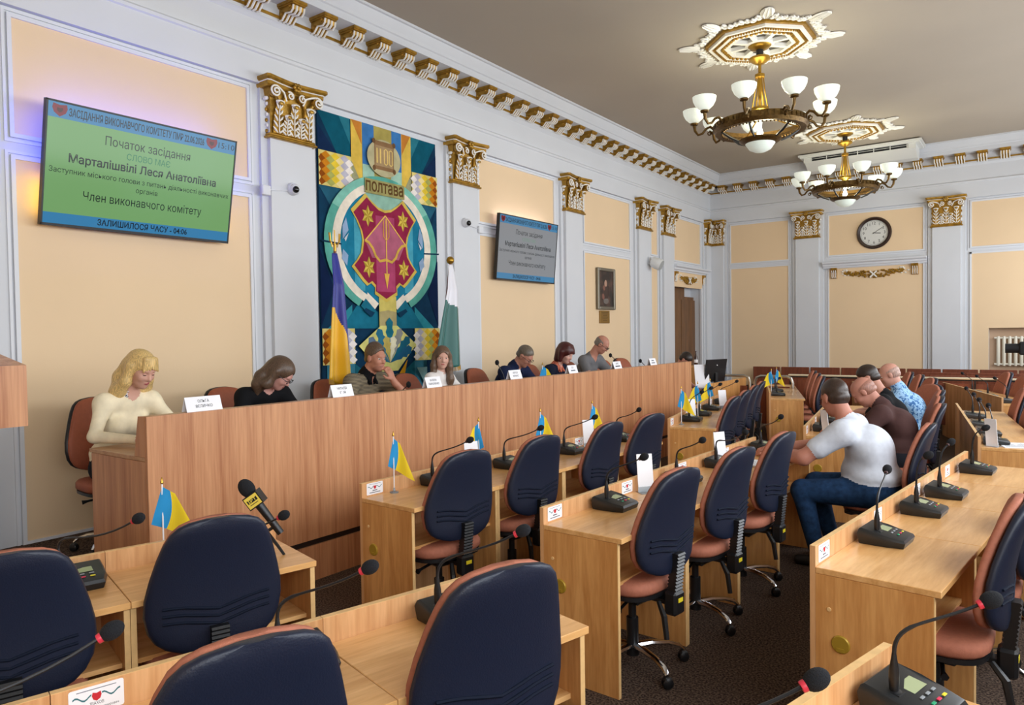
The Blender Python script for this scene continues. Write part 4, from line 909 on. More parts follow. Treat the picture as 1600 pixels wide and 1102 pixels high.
for i, (a, L_, c) in enumerate(((90, .5, '#1e6a7c'), (65, .42, '#8a8a86'), (115, .42, '#2b6c86'), (42, .42, '#1c5d73'), (138, .42, '#5d7288'), (25, .38, '#20597a'), (155, .36, '#2a6f80'), (78, .3, '#d8d2b4'), (102, .3, '#b9a65a'))):
    a = R(a); ox, oz = .03, 1.42; dx, dz = math.cos(a), math.sin(a); px, pz = -dz, dx
    lv.append((c, [(ox+dx*L_*t+px*w*.07, oz+dz*L_*t+pz*w*.07) for t, w in ((0, 0), (.3, .3), (.45, .6), (.55, .45), (.68, .9), (.76, .6), (.9, .75), (1, 0))]+[(ox+dx*L_*t-px*w*.07, oz+dz*L_*t-pz*w*.07) for t, w in ((.9, .75), (.76, .6), (.68, .9), (.55, .45), (.45, .6), (.3, .3))]))
for l in lv: tpiece('oak_leaf', [l], .0003)
tpiece('yellow_strap', [('#d0961f', [(.3, 1.45), (.25, 1.28), (.12, 1.15), (.17, 1.3)]), ('#7fa6a8', [(.45, 1.35), (.62, 1.35), (.62, 1.1)]), ('#0f2f4a', [(.62, 1.43), (.84, 1.43), (.84, 1.15), (.62, 1.15)])])
# ------------------------------------------------------------------ big flags on poles
def big_flag(name, base, top, cols, rule, widths, label, finial, fringe=True):
    t = thing(name, label, 'flag', base, 0)
    d = Vector(top)-Vector(base)
    st = MB().lathe([(.16, 0), (.16, .02), (.05, .05), (.03, .12), (.001, .12)], 20); st.build('stand', brass, t)
    MB().tube([(0, 0, .05), d], .014, 8).build('pole', M('pole_wood', '#6d2f22', .4), t)
    f = MB()
    if finial == 'trident':
        for y in (-.05, 0, .05): f.tube([d+Vector((0, y*.6, .04)), d+Vector((0, y, .1)), d+Vector((0, y*1.1, .2 if y == 0 else .17))], .006, 5)
        f.tube([d+Vector((0, -.05, .09)), d+Vector((0, 0, .05)), d+Vector((0, .05, .09))], .006, 5); f.tube([d, d+Vector((0, 0, .07))], .014, 8)
        f.tube([d+Vector((0, -.07, .17)), d+Vector((0, -.06, .09)), d+Vector((0, 0, .05)), d+Vector((0, .06, .09)), d+Vector((0, .07, .17))], .005, 5)
    else: f.ell(d+Vector((0, 0, .03)), (.045, .045, .045), 14, 10)
    f.build('finial', brass, t)
    m = MB(); n, k = 40, 64; z1 = d.z-.02; z0 = widths['z0']
    def P(u, v):
        yl = widths['l'](v); yr = widths['r'](v); y = yl+(yr-yl)*u; z = z1+(z0-z1)*v
        if v > .9: z += widths.get('hem', lambda u: 0)(u)*(v-.9)*10
        x = d.x*(1-v)+.02+.055*min(1, v*4)+.035*v*math.sin(u*widths.get('nf', 2.5)*2*PI+1.2)+.02*v*math.sin(u*11)
        return (x, y, z)
    for j in range(k):
        for i in range(n):
            p = [P(i/n, j/k), P((i+1)/n, j/k), P((i+1)/n, (j+1)/k), P(i/n, (j+1)/k)]; c = rule((i+.5)/n, (j+.5)/k)
            m.add(p[::-1], [(0, 1, 2, 3)], c)
    o = m.build('cloth', cols, t)
    bm_merge(o); o.modifiers.new('thickness', 'SOLIDIFY').thickness = .004
    if fringe:
        g = MB()
        for i in range(46):
            p = Vector(P(i/45, 1)); g.tube([p, p+Vector((.004, random.uniform(-.006, .006), -.045))], .0045, 4)
        g.build('gold_fringe', M('fringe_gold', '#b98f35', .7), t)
    return t
import bmesh
def bm_merge(o):
    bm = bmesh.new(); bm.from_mesh(o.data); bmesh.ops.remove_doubles(bm, verts=bm.verts, dist=1e-5); bm.to_mesh(o.data); bm.free()
    o.data.polygons.foreach_set('use_smooth', [True]*len(o.data.polygons))
sat_b = M('satin_blue', '#16228c', .4, sheen=.3); sat_y = M('satin_yellow', '#eab413', .42, sheen=.3)
sat_g = M('satin_green', '#0d5f58', .42, sheen=.3); sat_w = M('satin_white', '#e6e6ee', .45)
big_flag('standing_flag', (.5, 4.5, POD), (.5, 4.55, 2.52), [sat_b, sat_y], lambda u, v: 0 if v < .43+.36*max(0, u-.3)/.7*1.05 else 1,
    {'z0': 1.33-POD, 'l': lambda v: .0-.14*v**.8, 'r': lambda v: .06+.14*v**.9, 'hem': lambda u: -.12*u, 'nf': 1.6}, 'tall satin blue and yellow flag on a pole with trident top, left of the tapestry', 'trident')
big_flag('standing_flag', (.42, 5.9, POD), (.42, 6.3, 2.54), [sat_w, sat_g], lambda u, v: 0 if v < .36+.08*u else 1,
    {'z0': 1.38-POD, 'l': lambda v: .36-.38*v**.9, 'r': lambda v: .42+.06*v, 'hem': lambda u: -.06+.05*u, 'nf': 1.3}, 'white and green satin flag on a leaning pole with a gold ball top', 'ball')
# ------------------------------------------------------------------ portrait, plaque, clock, cameras, loudspeaker
pf = thing('framed_painting', 'narrow dark portrait painting in a silver-bronze frame', 'painting', (.03, 10.71, 2.445))
fr = MB(); w, h = .30, .345
for a, b, c, d in ((-w, -w+.055, -h, h), (w-.055, w, -h, h), (-w+.055, w-.055, h-.055, h), (-w+.055, w-.055, -h, -h+.055)): fr.bbox(-.02, .035, a, b, c, d, .012)
fr.build('frame', M('frame_bronze', '#7d776a', .4, .5), pf)
for a, b, c, d in ((-w+.055, -w+.065, -h+.055, h-.055), (w-.065, w-.055, -h+.055, h-.055)): pass
pm, pt, pb = nodes('dark_canvas'); tcn = pt.nodes.new('ShaderNodeTexCoord'); nz = pt.nodes.new('ShaderNodeTexNoise'); nz.inputs['Scale'].default_value = 7; nz.inputs['Detail'].default_value = 5
rp = pt.nodes.new('ShaderNodeValToRGB'); rp.color_ramp.elements[0].position = .42; rp.color_ramp.elements[1].position = .7; rp.color_ramp.elements[0].color = (*lin('#221b1b'), 1); rp.color_ramp.elements[1].color = (*lin('#5a4038'), 1)
pt.links.new(tcn.outputs['Object'], nz.inputs['Vector']); pt.links.new(nz.outputs[0], rp.inputs[0]); pt.links.new(rp.outputs[0], pb.inputs['Base Color']); pb.inputs['Roughness'].default_value = .35
cv = MB().box(-.02, .008, -w+.05, w-.05, -h+.05, h-.05).build('canvas', pm, pf, smooth=False)
fg = MB()
for (y, z, ry, rz_, mi) in ((-.01, .09, .045, .06, 0), (-.02, -.06, .12, .12, 1), (.08, -.03, .05, .09, 1), (-.09, -.12, .05, .06, 2), (.0, -.2, .09, .05, 3), (-.06, .0, .05, .06, 2)):
    fg.ell((.008, y, z), (.003, ry, rz_), 14, 8, mi)
fg.build('painted_figure', [M('paint_skin', '#b08a78', .5), M('paint_brown', '#3a2722', .5), M('paint_rust', '#7d5044', .5), M('paint_grey', '#6d6560', .5)], cv)
pq = thing('plaque', 'small brass plaque under the portrait painting', 'plaque', (.0, 10.68, 1.98))
MB().bbox(.006, .03, -.165, .165, -.105, .105, .004).build('plate', M('plaque_brass', '#8f6d33', .4, .5), pq)
ln = MB()
for i in range(6): wd = .11-.02*(i % 3); ln.box(.0303, .0308, -wd, wd, .07-.026*i, .076-.026*i)
ln.build('engraved_lines', M('engraving', '#3d2c12', .6), pq, smooth=False)
ck = thing('wall_clock', 'round wall clock with dark wooden rim on the far wall', 'clock', (3.31, ROOM_Y1-.008, 3.575), R(-90))
rot = Matrix.Rotation(R(90), 3, 'Y')
MB().lathe([(.245, 0), (.305, 0), (.31, .02), (.285, .055), (.25, .045), (.245, .02)], 40, (0, 0, 0), 0, rot, False).build('rim', M('clock_wood', '#2a1611', .3), ck)
fc = MB().lathe([(.001, 0), (.25, 0), (.25, .015), (.001, .015)], 40, (0, 0, 0), 0, rot).build('dial', M('clock_face', '#d7d8d4', .4), ck)
nm = MB()
for k in range(12):
    a = R(90-30*(k+1)); y, z = .185*math.cos(a), .185*math.sin(a)
    tv_, tf = text_mb(str(k+1), .075, 0, lambda u, v: (.0165, u-y*0+(-y)*-1, v+z)); nm.add(tv_, tf)
for k in range(60):
    a = R(6*k); nm.obox((.0162, .228*math.cos(a), .228*math.sin(a)), (.001, .004, .012 if k % 5 else .018), Matrix.Rotation(a-PI/2, 3, 'X'))
nm.build('numerals', ink, fc, smooth=False)
for ang, L_, w_ in ((R(90-30*3.2), .12, .012), (R(90-6*9.5), .185, .008)):
    hd = MB().obox((.02, math.cos(ang)*L_*.4, math.sin(ang)*L_*.4), (.002, w_, L_*1.15), Matrix.Rotation(ang-PI/2, 3, 'X')); hd.build('hand', black, ck, smooth=False)
def dome_cam(x, y, z, label, side):
    t = thing('security_camera', label, 'camera', (x, y, z))
    rx = Matrix.Rotation(R(90), 3, 'Y')
    MB().lathe([(.06, 0), (.06, .02), (.055, .035), (.001, .035)], 20, (0, 0, 0), 0, rx).build('base', trimw, t)
    b = MB().ell((.045, .0, -.005), (.05, .052, .052), 16, 10).build('housing', trimw, t)
    MB().ell((.072, -.012, -.012), (.032, .034, .034), 14, 8).build('lens_window', M('dark_dome', '#101316', .08), b)
    MB().tube([(.01, side*.06, -.02), (.008, side*.16, -.035), (.008, side*.3, -.05)], .006, 5).build('cable', trimw, t)
    MB().bbox(.0, .03, side*.3-.045, side*.3+.045, -.1, -.01, .006).build('junction_box', trimw, t)
dome_cam(.082, 4.40, 3.13, 'white dome camera on the pilaster right of the green screen', -1)
dome_cam(.082, 6.98, 3.11, 'white dome camera on the pilaster left of the grey screen', 1)
sp = thing('wall_loudspeaker', 'white rounded loudspeaker on a pilaster left of the dark door', 'loudspeaker', (.082, 12.3, 2.98))
MB().tube([(0, 0, .05), (.06, 0, .02)], .02, 8).bbox(0, .02, -.05, .05, -.02, .12, .006).build('bracket', trimw, sp)
rs = (Vector((.75, .1, -.35))).normalized().to_track_quat('Z', 'Y').to_matrix()
spb = MB().lathe([(.03, -.1), (.085, -.08), (.105, 0), (.105, .1), (.098, .115), (.001, .118)], 20, (.13, 0, 0), 0, rs).build('horn_body', M('speaker_white', '#dfe1e0', .45), sp)
MB().lathe([(.095, .116), (.093, .122), (.001, .126)], 20, (.13, 0, 0), 0, rs).build('grille', M('speaker_grille', '#aeb1b1', .6, bump=(300, .6)), spb)
# ------------------------------------------------------------------ chandeliers
ch = thing('chandelier', 'large nearer bronze chandelier with nine opal bowls', 'chandelier', (3.25, 8.53, CEIL), 0, 'bronze chandeliers under plaster ceiling roses')
MB().lathe([(.001, -.055), (.04, -.105), (.1, -.09), (.14, -.05), (.145, -.03), (.06, -.03)], 24).build('canopy', brass, ch)
MB().lathe([(.035, -.19), (.04, -.15), (.04, -.1), (.02, -.1)], 14).build('collar', black, ch)
MB().lathe([(.001, -.27), (.05, -.265), (.115, -.22), (.115, -.195), (.04, -.18), (.02, -.17)], 24).build('ceiling_cup', brass, ch)
MB().lathe([(.018, -.8), (.018, -.25)], 10).build('stem', brass, ch)
MB().lathe([(.03, -.43), (.055, -.42), (.055, -.385), (.03, -.375), (.018, -.36)], 16).build('upper_crown', brass, ch)
for k in range(6):
    a = k*PI/3; MB().tube([(.04*math.cos(a), .04*math.sin(a), -.42), (.05*math.cos(a), .05*math.sin(a), -.55), (.088*math.cos(a), .088*math.sin(a), -.78)], .007, 5).build('cage_rod', brass, ch)
MB().lathe([(.001, -.88), (.03, -.86), (.06, -.82), (.1, -.8), (.1, -.77), (.06, -.76), (.018, -.75)], 20).build('lower_crown', brass, ch)
ZR = -.98
rg = MB(); rg.lathe([(.42, ZR-.05), (.5, ZR-.06), (.525, ZR-.02), (.515, ZR+.05), (.49, ZR+.055), (.475, ZR), (.43, ZR-.03)], 48, (0, 0, 0), 0, None, False)
rg.rings([[(r*math.cos(2*PI*k/48), r*math.sin(2*PI*k/48), z) for k in range(48)] for r, z in ((.43, ZR-.03), (.42, ZR-.05))], 0, False)
ring = rg.build('ring', bronze, ch)
bd = MB()
for k in range(64): a = 2*PI*k/64; bd.ell((.425*math.cos(a), .425*math.sin(a), ZR-.055), (.012, .012, .012), 5, 4)
for k in range(48): a = 2*PI*k/48; bd.obox((.522*math.cos(a), .522*math.sin(a), ZR+.01), (.012, .03, .05), rz3(a))
bd.build('ring_relief', bronze, ring)['kind'] = 'stuff'
for k in range(4): a = k*PI/2+.3; MB().tube([(.02*math.cos(a), .02*math.sin(a), -.86), (.46*math.cos(a), .46*math.sin(a), ZR-.01)], .009, 5).build('spoke', brass, ch)
arm0 = None
for k in range(9):
    a = 2*PI*k/9+.25
    if arm0 is None:
        am = MB().tube([(.51, 0, ZR+.02), (.56, 0, ZR+.06), (.61, 0, ZR+.04), (.65, 0, ZR-.01), (.70, 0, ZR-.02), (.735, 0, ZR+.03), (.745, 0, ZR+.1)], [.016, .016, .015, .014, .015, .017, .02], 8)
        am.tube([(.57+.032*math.cos(q)*(1-q/15), 0, ZR-.015+.032*math.sin(q)*(1-q/15)) for q in np.linspace(1.5, 10, 14)], .007, 5)
        am.lathe([(.02, 0), (.045, .01), (.047, .03), (.03, .035)], 14, (.745, 0, ZR+.09))
        arm0 = am.build('arm', bronze, ch); arm0.rotation_euler.z = a
        sh = MB().lathe([(.03, .0), (.06, .012), (.1, .05), (.125, .1), (.132, .145), (.127, .147), (.118, .1), (.09, .055), (.03, .02)], 24, (.745, 0, ZR+.125)); sh0 = sh.build('glass_bowl', glassw, arm0)
    else:
        o = inst(arm0, 'arm', ch, (0, 0, 0), (0, 0, a)); inst(sh0, 'glass_bowl', o)
for k in range(6):
    a = k*PI/3+.2; MB().tube([(.44*math.cos(a), .44*math.sin(a), ZR-.05), (.34*math.cos(a), .34*math.sin(a), ZR-.12), (.24*math.cos(a), .24*math.sin(a), ZR-.165)], [.01, .016, .01], 6).build('strap', black, ch)
MB().lathe([(.155, ZR-.2), (.2, ZR-.19), (.235, ZR-.165), (.235, ZR-.15), (.15, ZR-.155)], 30, cap=False).build('lower_ring', bronze, ch)
MB().lathe([(.001, ZR-.3), (.06, ZR-.293), (.12, ZR-.265), (.165, ZR-.2), (.17, ZR-.165), (.16, ZR-.165), (.12, ZR-.24), (.001, ZR-.28)], 28).build('bottom_bowl', glassb, ch)
MB().lathe([(.001, ZR-.13), (.028, ZR-.12), (.034, ZR-.08), (.02, ZR-.03), (.016, ZR+.03), (.001, ZR+.04)], 14).build('bulb', bulbm, ch)
CH_POWER = 17
def chand_light(x, y):
    for z, e in ((CEIL+ZR-.16, CH_POWER*.35), (CEIL+ZR+.33, CH_POWER)):
        l = bpy.data.lights.new('chandelier_light', 'POINT'); l.energy = e; l.color = (1, .93, .66); l.shadow_soft_size = .25 if e == CH_POWER else .03
        o = bpy.data.objects.new('chandelier_light', l); COL.objects.link(o); o.location = (x+(.09 if e != CH_POWER else 0), y, z)
chand_light(3.25, 8.53)
c2 = copy_tree(ch); c2.location = (3.24, 13.23, CEIL); c2.rotation_euler.z = .1; ch.rotation_euler.z = .35; c2['label'] = 'smaller looking farther bronze chandelier before the air conditioner'; chand_light(3.24, 13.23)
ch_added = copy_tree(ch); ch_added.location = (3.25, 3.0, CEIL); ch_added.rotation_euler.z = .2; ch_added['label'] = 'added bronze chandelier, unseen above the frame, to brighten the near ceiling'; chand_light(3.25, 3.0)  # unseen extra chandelier and its lamps, added to brighten the near ceiling
# ------------------------------------------------------------------ ceiling air conditioner
ac = thing('air_conditioner', 'long white ceiling air conditioner by the far cornice', 'air conditioner', (3.2, 14.81, 4.9))
acm = M('ac_white', '#d9dad6', .45)
MB().extrude([(-.28, .0), (-.28, .1), (.26, .1), (.26, -.13), (.0, -.13)], lambda u, v, a: (a, u, v), -.93, .93).build('body', acm, ac, smooth=False)
MB().box(-1.03, 1.03, -.36, .3, .1, .135).box(-1.0, 1.0, -.34, .28, .075, .1).build('lip', acm, ac, smooth=False)
gr = MB().add([(-.8, -.283, .015), (.8, -.283, .015), (.8, -.283, .085), (-.8, -.283, .085)], [(0, 1, 2, 3)]).box(-.8, .8, -.284, -.27, .012, .088).build('grille_opening', blackm, ac, smooth=False)
for i in range(7): MB().box(-.8+i*.2667-.006, -.8+i*.2667+.006, -.293, -.284, .012, .088).build('slat', acm, gr, smooth=False)
MB().box(-.8, .8, -.29, -.285, .046, .052).build('slat', acm, gr, smooth=False)
for s in (-1, 1): MB().box(s*.88-.06, s*.88+.06, -.3, -.28, -.01, .1).build('end_cap', acm, ac, smooth=False)
# ------------------------------------------------------------------ wooden benches and rails by the far wall
def bench_row(y, z, x0, x1, n, label):
    t = thing('auditorium_bench', label, 'bench', (0, y, 0), 0, 'brown wooden bench rows by the far wall'); w = (x1-x0)/n
    bp_ = sb = None
    for i in range(n):
        xx = x0+w*(i+.5)
        if bp_ is None:
            bp_ = MB().bbox(-w/2+.012, w/2-.012, .0, .03, z-.5, z, .008).build('back_panel', WD_B, t, loc=(xx, 0, 0)); sb = MB().bbox(-w/2+.012, w/2-.012, -.4, -.02, .40, .43, .008).build('seat_panel', WD_B, t, loc=(xx, 0, 0))
            lg = MB().box(-.015, .015, -.38, .03, 0, .6).build('support', black, t, loc=(x0, 0, 0), smooth=False)
        else: inst(bp_, 'back_panel', t, (xx, 0, 0)); inst(sb, 'seat_panel', t, (xx, 0, 0))
        inst(lg, 'support', t, (x0+w*(i+1), 0, 0))
bench_row(15.2, .965, 1.05, 6.75, 10, 'rearmost brown wooden bench row against the far wall')
bench_row(14.55, .937, 4.2, 6.9, 4, 'second brown wooden bench row, below the rearmost one')
bench_row(13.95, .923, 4.4, 7.1, 4, 'third brown wooden bench row, just behind the handrail')
hr = thing('handrail', 'long cream handrail with brown panels before the benches', 'handrail', (0, 13.25, 0))
MB().bbox(2.3, 7.2, -.04, .04, .905, .935, .008).build('rail', M('rail_cream', '#e2d3b4', .35), hr)
MB().box(2.32, 7.2, -.01, .01, .88, .905).build('rail_bar', black, hr, smooth=False)
for i in range(7): MB().bbox(2.34+.69*i, 2.34+.69*i+.675, -.005, .015, .18, .84, .005).build('front_panel', WD_B, hr)
for i in range(8): MB().box(2.32+.69*i, 2.34+.69*i, -.02, .02, 0, .9).build('post', black, hr, smooth=False)
for x0, x1, y, lb in ((1.3, 1.92, 12.3, 'left chrome loop rail beside the computer monitor'), (2.0, 2.62, 12.3, 'right chrome loop rail behind the far flags')):
    t = thing('loop_rail', lb, 'rail', (0, y, 0), 0, 'chrome loop rails before the benches')
    MB().tube([(x0, 0, 0), (x0, 0, .84), (x0+.03, 0, .92), (x0+.1, 0, .95), (x1-.1, 0, .95), (x1-.03, 0, .92), (x1, 0, .84), (x1, 0, 0)], .024, 10).build('loop', steel, t)
    MB().bbox(x0+.05, x1-.05, -.01, .01, .15, .78, .006).build('infill_panel', WD_B, t)
# radiator in the niche
rd = thing('radiator', 'cream ribbed radiator in the niche of the far wall', 'radiator', (5.28, ROOM_Y1+.1, 1.0))
rm = M('radiator_cream', '#dfdac9', .4); r0 = None
for i in range(13):
    if r0 is None:
        r0 = MB().tube([(0, 0, .02), (0, 0, .06), (0, 0, .5), (0, 0, .55)], [.02, .028, .028, .02], 8).build('column', rm, rd, loc=(.03, 0, 0))
    else: inst(r0, 'column', rd, (.03+.085*i, 0, 0))
for z in (.05, .52): MB().tube([(-.03, 0, z), (1.12, 0, z)], .018, 8).build('header_pipe', rm, rd)
# video camera on a tripod cut by the right edge
vc = thing('video_camera', 'black video camera on a tripod cut by the right edge', 'camera', (5.95, 9.3, 0))
MB().bbox(-.25, .12, -.06, .06, 1.42, 1.56, .015).build('camera_body', blackm, vc); MB().lathe([(.05, 0), (.05, .12), (.001, .12)], 14, (-.25, 0, 1.49), 0, Matrix.Rotation(R(-90), 3, 'Y')).build('lens', blackm, vc)
MB().bbox(-.16, -.04, -.02, .02, 1.66, 1.8, .01).build('viewfinder', blackm, vc); MB().tube([(-.1, 0, 1.55), (-.1, 0, 1.68)], .012, 6).build('mount_arm', blackm, vc)
MB().tube([(0, 0, 1.42), (0, 0, .95)], .03, 8).build('centre_column', blackm, vc)
for a in (.4, 2.5, 4.6): MB().tube([(0, 0, 1.15), (.4*math.cos(a), .4*math.sin(a), 0.0)], [.022, .016], 6).build('tripod_leg', blackm, vc)
# ------------------------------------------------------------------ operator's corner by the door
od = thing('operator_desk', 'small oak desk with a black monitor right of the long front desk', 'desk', (0, 0, 0))
MB().bbox(1.25, 1.75, 10.75, 12.6, .735, .76, .003).build('desktop', WD_H, od); MB().box(1.73, 1.752, 10.75, 12.6, 0, .9).build('front_panel', WD_V, od, smooth=False)
for y in (10.75, 12.58): MB().box(1.27, 1.73, y, y+.02, 0, .734).build('side_panel', WD_V, od, smooth=False)
mn = thing('computer_monitor', 'black computer monitor seen from behind on the operator desk', 'monitor', (1.45, 11.9, .761), R(-18))
MB().extrude([(-.03, .1), (.0, .1), (.06, .48), (.03, .48)][::-1], lambda u, v, a: (u, a, v), -.26, .26).build('screen_housing', black, mn)
MB().bbox(-.1, .1, -.12, .12, 0, .015, .004).box(.01, .04, -.03, .03, .015, .25).build('stand', black, mn)
MB().lathe([(.012, 0), (.012, .003), (.001, .003)], 12, (.05, 0, .38), 0, Matrix.Rotation(R(80), 3, 'Y')).build('badge', chrome, mn)
MB().bbox(1.3, 1.47, 11.1, 11.5, .762, .785, .004).build('keyboard', black); tag(bpy.data.objects['keyboard'], 'black keyboard on the operator desk before the monitor', 'keyboard')
bt = thing('bottle', 'dark bottle standing by the door behind the operator', 'bottle', (.6, 13.22, 0))
MB().lathe([(.03, 1.06), (.035, 1.07), (.035, 1.22), (.014, 1.28), (.013, 1.34), (.001, 1.34)], 12).build('glass_body', M('bottle_brown', '#3a1d0c', .15), bt); MB().lathe([(.036, 1.12), (.036, 1.18)], 12, cap=False).build('paper_label', paper, bt)
cbx = thing('side_cabinet', 'low wooden cabinet by the dark door, under the bottle', 'cabinet', (.38, 13.25, 0)); MB().bbox(0, .4, -.22, .22, 0, 1.03, .005).build('body', WD_V, cbx); MB().bbox(.0, .42, -.23, .23, 1.03, 1.058, .004).build('top', WD_H, cbx)
stn = thing('information_stand', 'small white printed card left of the computer monitor', 'card', (1.36, 11.6, .761), R(-40))
MB().add([(0, -.13, 0), (0, .13, 0), (-.06, .13, .4), (-.06, -.13, .4), (-.005, -.13, 0), (-.005, .13, 0), (-.065, .13, .4), (-.065, -.13, .4)], [(0, 1, 2, 3), (7, 6, 5, 4), (0, 4, 5, 1), (1, 5, 6, 2), (2, 6, 7, 3), (3, 7, 4, 0)]).build('card', paper, stn, smooth=False)
l = MB()
for i in range(4): l.add([(-.06*(.25+.07*i+.1)/.4*1.0+.006-.004, -.1, .26+.03*i), (-.06*(.25+.07*i+.1)/.4*1.0+.006-.004, .1, .26+.03*i), (-.06*(.25+.07*i+.1)/.4+.004, .1, .27+.03*i), (-.06*(.25+.07*i+.1)/.4+.004, -.1, .27+.03*i)], [(0, 1, 2, 3)])
l.build('printed_lines', prtgrey, stn, smooth=False)
# ------------------------------------------------------------------ lectern cut by the left edge
lc = thing('lectern', 'oak lectern whose overhanging top is cut by the left edge', 'lectern', (1.55, 1.02, POD))
MB().bbox(-.2, .2, -.2, .2, .06, 1.02, .006).build('pedestal', WD_P, lc); MB().bbox(-.25, .25, -.27, .27, 0, .06, .006).build('foot', WD_P, lc)
MB().extrude([(-.3, 1.03), (.25, 1.03), (.25, 1.33), (-.3, 1.42)], lambda u, v, a: (u, a, v), .46, -.46).build('reading_box', WD_P, lc, smooth=False)
# ------------------------------------------------------------------ people: smooth-blended bodies meshed from a distance field
def V(*a): return np.array(a, float)
class Field:
    def __init__(s): s.p = []
    def cap(s, a, b, ra, rb, mat, k=.02, op='add'): s.p.append(('c', np.array(a, float), np.array(b, float), ra, rb, mat, k, op)); return s
    def ell(s, c, r, mat, k=.02, op='add', rot=None): s.p.append(('e', np.array(c, float), np.array(r, float), np.eye(3) if rot is None else np.array(rot), 0, mat, k, op)); return s
    def mesh(s, vox):
        lo = np.full(3, 1e9); hi = -lo
        def bb(p):
            if p[0] == 'c': r = max(p[3], p[4]); return np.minimum(p[1], p[2])-r, np.maximum(p[1], p[2])+r
            r = np.abs(p[3])@p[2] if False else np.sqrt((p[3]**2)@(p[2]**2)); return p[1]-r, p[1]+r
        for p in s.p:
            if p[7] == 'add': a, b = bb(p); lo = np.minimum(lo, a); hi = np.maximum(hi, b)
        lo -= vox*3; hi += vox*3; n = np.ceil((hi-lo)/vox).astype(int)+1
        D = np.full(n, .05, np.float32); B = np.full(n, 9., np.float32); Mx = np.zeros(n, np.int8)
        ax = [lo[i]+vox*np.arange(n[i]) for i in range(3)]
        for p in s.p:
            a, b = bb(p); m = p[6]+vox*3+.012
            i0 = np.clip(np.floor((a-m-lo)/vox).astype(int), 0, n); i1 = np.clip(np.ceil((b+m-lo)/vox).astype(int)+1, 0, n)
            if (i1 <= i0).any(): continue
            sl = tuple(slice(u, v) for u, v in zip(i0, i1))
            G = [ax[i][i0[i]:i1[i]].reshape([-1 if j == i else 1 for j in range(3)]) for i in range(3)]
            if p[0] == 'c':
                ba = p[2]-p[1]; q = [G[i]-p[1][i] for i in range(3)]; h = np.clip((q[0]*ba[0]+q[1]*ba[1]+q[2]*ba[2])/max(ba@ba, 1e-9), 0, 1)
                d = np.sqrt(sum((q[i]-h*ba[i])**2 for i in range(3)))-(p[3]+(p[4]-p[3])*h)
            else:
                q = [G[i]-p[1][i] for i in range(3)]; RT = p[3]
                l = [RT[0, j]*q[0]+RT[1, j]*q[1]+RT[2, j]*q[2] for j in range(3)]
                k0 = np.sqrt(sum((l[j]/p[2][j])**2 for j in range(3))); k1 = np.sqrt(sum((l[j]/p[2][j]**2)**2 for j in range(3)))+1e-9
                d = k0*(k0-1)/k1
            old = D[sl]
            if p[7] == 'add':
                h = np.clip(.5+.5*(old-d)/p[6], 0, 1); D[sl] = old*(1-h)+d*h-p[6]*h*(1-h)
                w = d < B[sl]; Mx[sl][w] = p[5]; B[sl] = np.minimum(B[sl], d)
            elif p[7] == 'sub':
                h = np.clip(.5-.5*(old+d)/p[6], 0, 1); D[sl] = old*(1-h)-d*h+p[6]*h*(1-h)
            else:
                w = d < 0; Mx[sl][w] = p[5]
        S = D < 0; c = [(i >> 2 & 1, i >> 1 & 1, i & 1) for i in range(8)]
        sub = lambda A, o: A[o[0]:A.shape[0]-1+o[0], o[1]:A.shape[1]-1+o[1], o[2]:A.shape[2]-1+o[2]]
        cnt = sum(sub(S, o).astype(np.int8) for o in c); act = (cnt > 0) & (cnt < 8)
        ij = np.argwhere(act); idx = np.full(act.shape, -1, np.int64); idx[act] = np.arange(len(ij))
        val = np.stack([D[ij[:, 0]+o[0], ij[:, 1]+o[1], ij[:, 2]+o[2]] for o in c], 1)
        acc = np.zeros((len(ij), 3)); num = np.zeros(len(ij))
        for i in range(8):
            for j in range(i+1, 8):
                if sum(abs(c[i][k]-c[j][k]) for k in range(3)) != 1: continue
                a, b = val[:, i], val[:, j]; x = (a < 0) != (b < 0); t = np.where(x, a/(a-b+1e-12), 0)
                ci, cj = np.array(c[i], float), np.array(c[j], float)
                acc += np.where(x[:, None], ci+(cj-ci)*t[:, None], 0); num += x
        vs = lo+(ij+acc/num[:, None])*vox; quads = []
        for k in range(3):
            a_, b_ = (k+1) % 3, (k+2) % 3
            s0 = np.moveaxis(S, k, 0); e = np.argwhere(s0[:-1] != s0[1:])
            pos = np.zeros_like(e); rem = [i for i in range(3) if i != k]; pos[:, k] = e[:, 0]; pos[:, rem[0]] = e[:, 1]; pos[:, rem[1]] = e[:, 2]
            ok = (pos[:, a_] > 0) & (pos[:, b_] > 0) & (pos[:, a_] < S.shape[a_]-1) & (pos[:, b_] < S.shape[b_]-1); pos = pos[ok]
            ins = S[pos[:, 0], pos[:, 1], pos[:, 2]]
            def at(da, db):
                q = pos.copy(); q[:, a_] += da; q[:, b_] += db; return idx[q[:, 0], q[:, 1], q[:, 2]]
            Q = np.stack([at(-1, -1), at(0, -1), at(0, 0), at(-1, 0)], 1); Q[~ins] = Q[~ins][:, ::-1]; quads.append(Q)
        F_ = np.concatenate(quads); F_ = F_[(F_ >= 0).all(1)]
        cen = vs[F_].mean(1); g = np.clip(np.round((cen-lo)/vox).astype(int), 0, n-1); mi = Mx[g[:, 0], g[:, 1], g[:, 2]]
        return vs, F_, mi
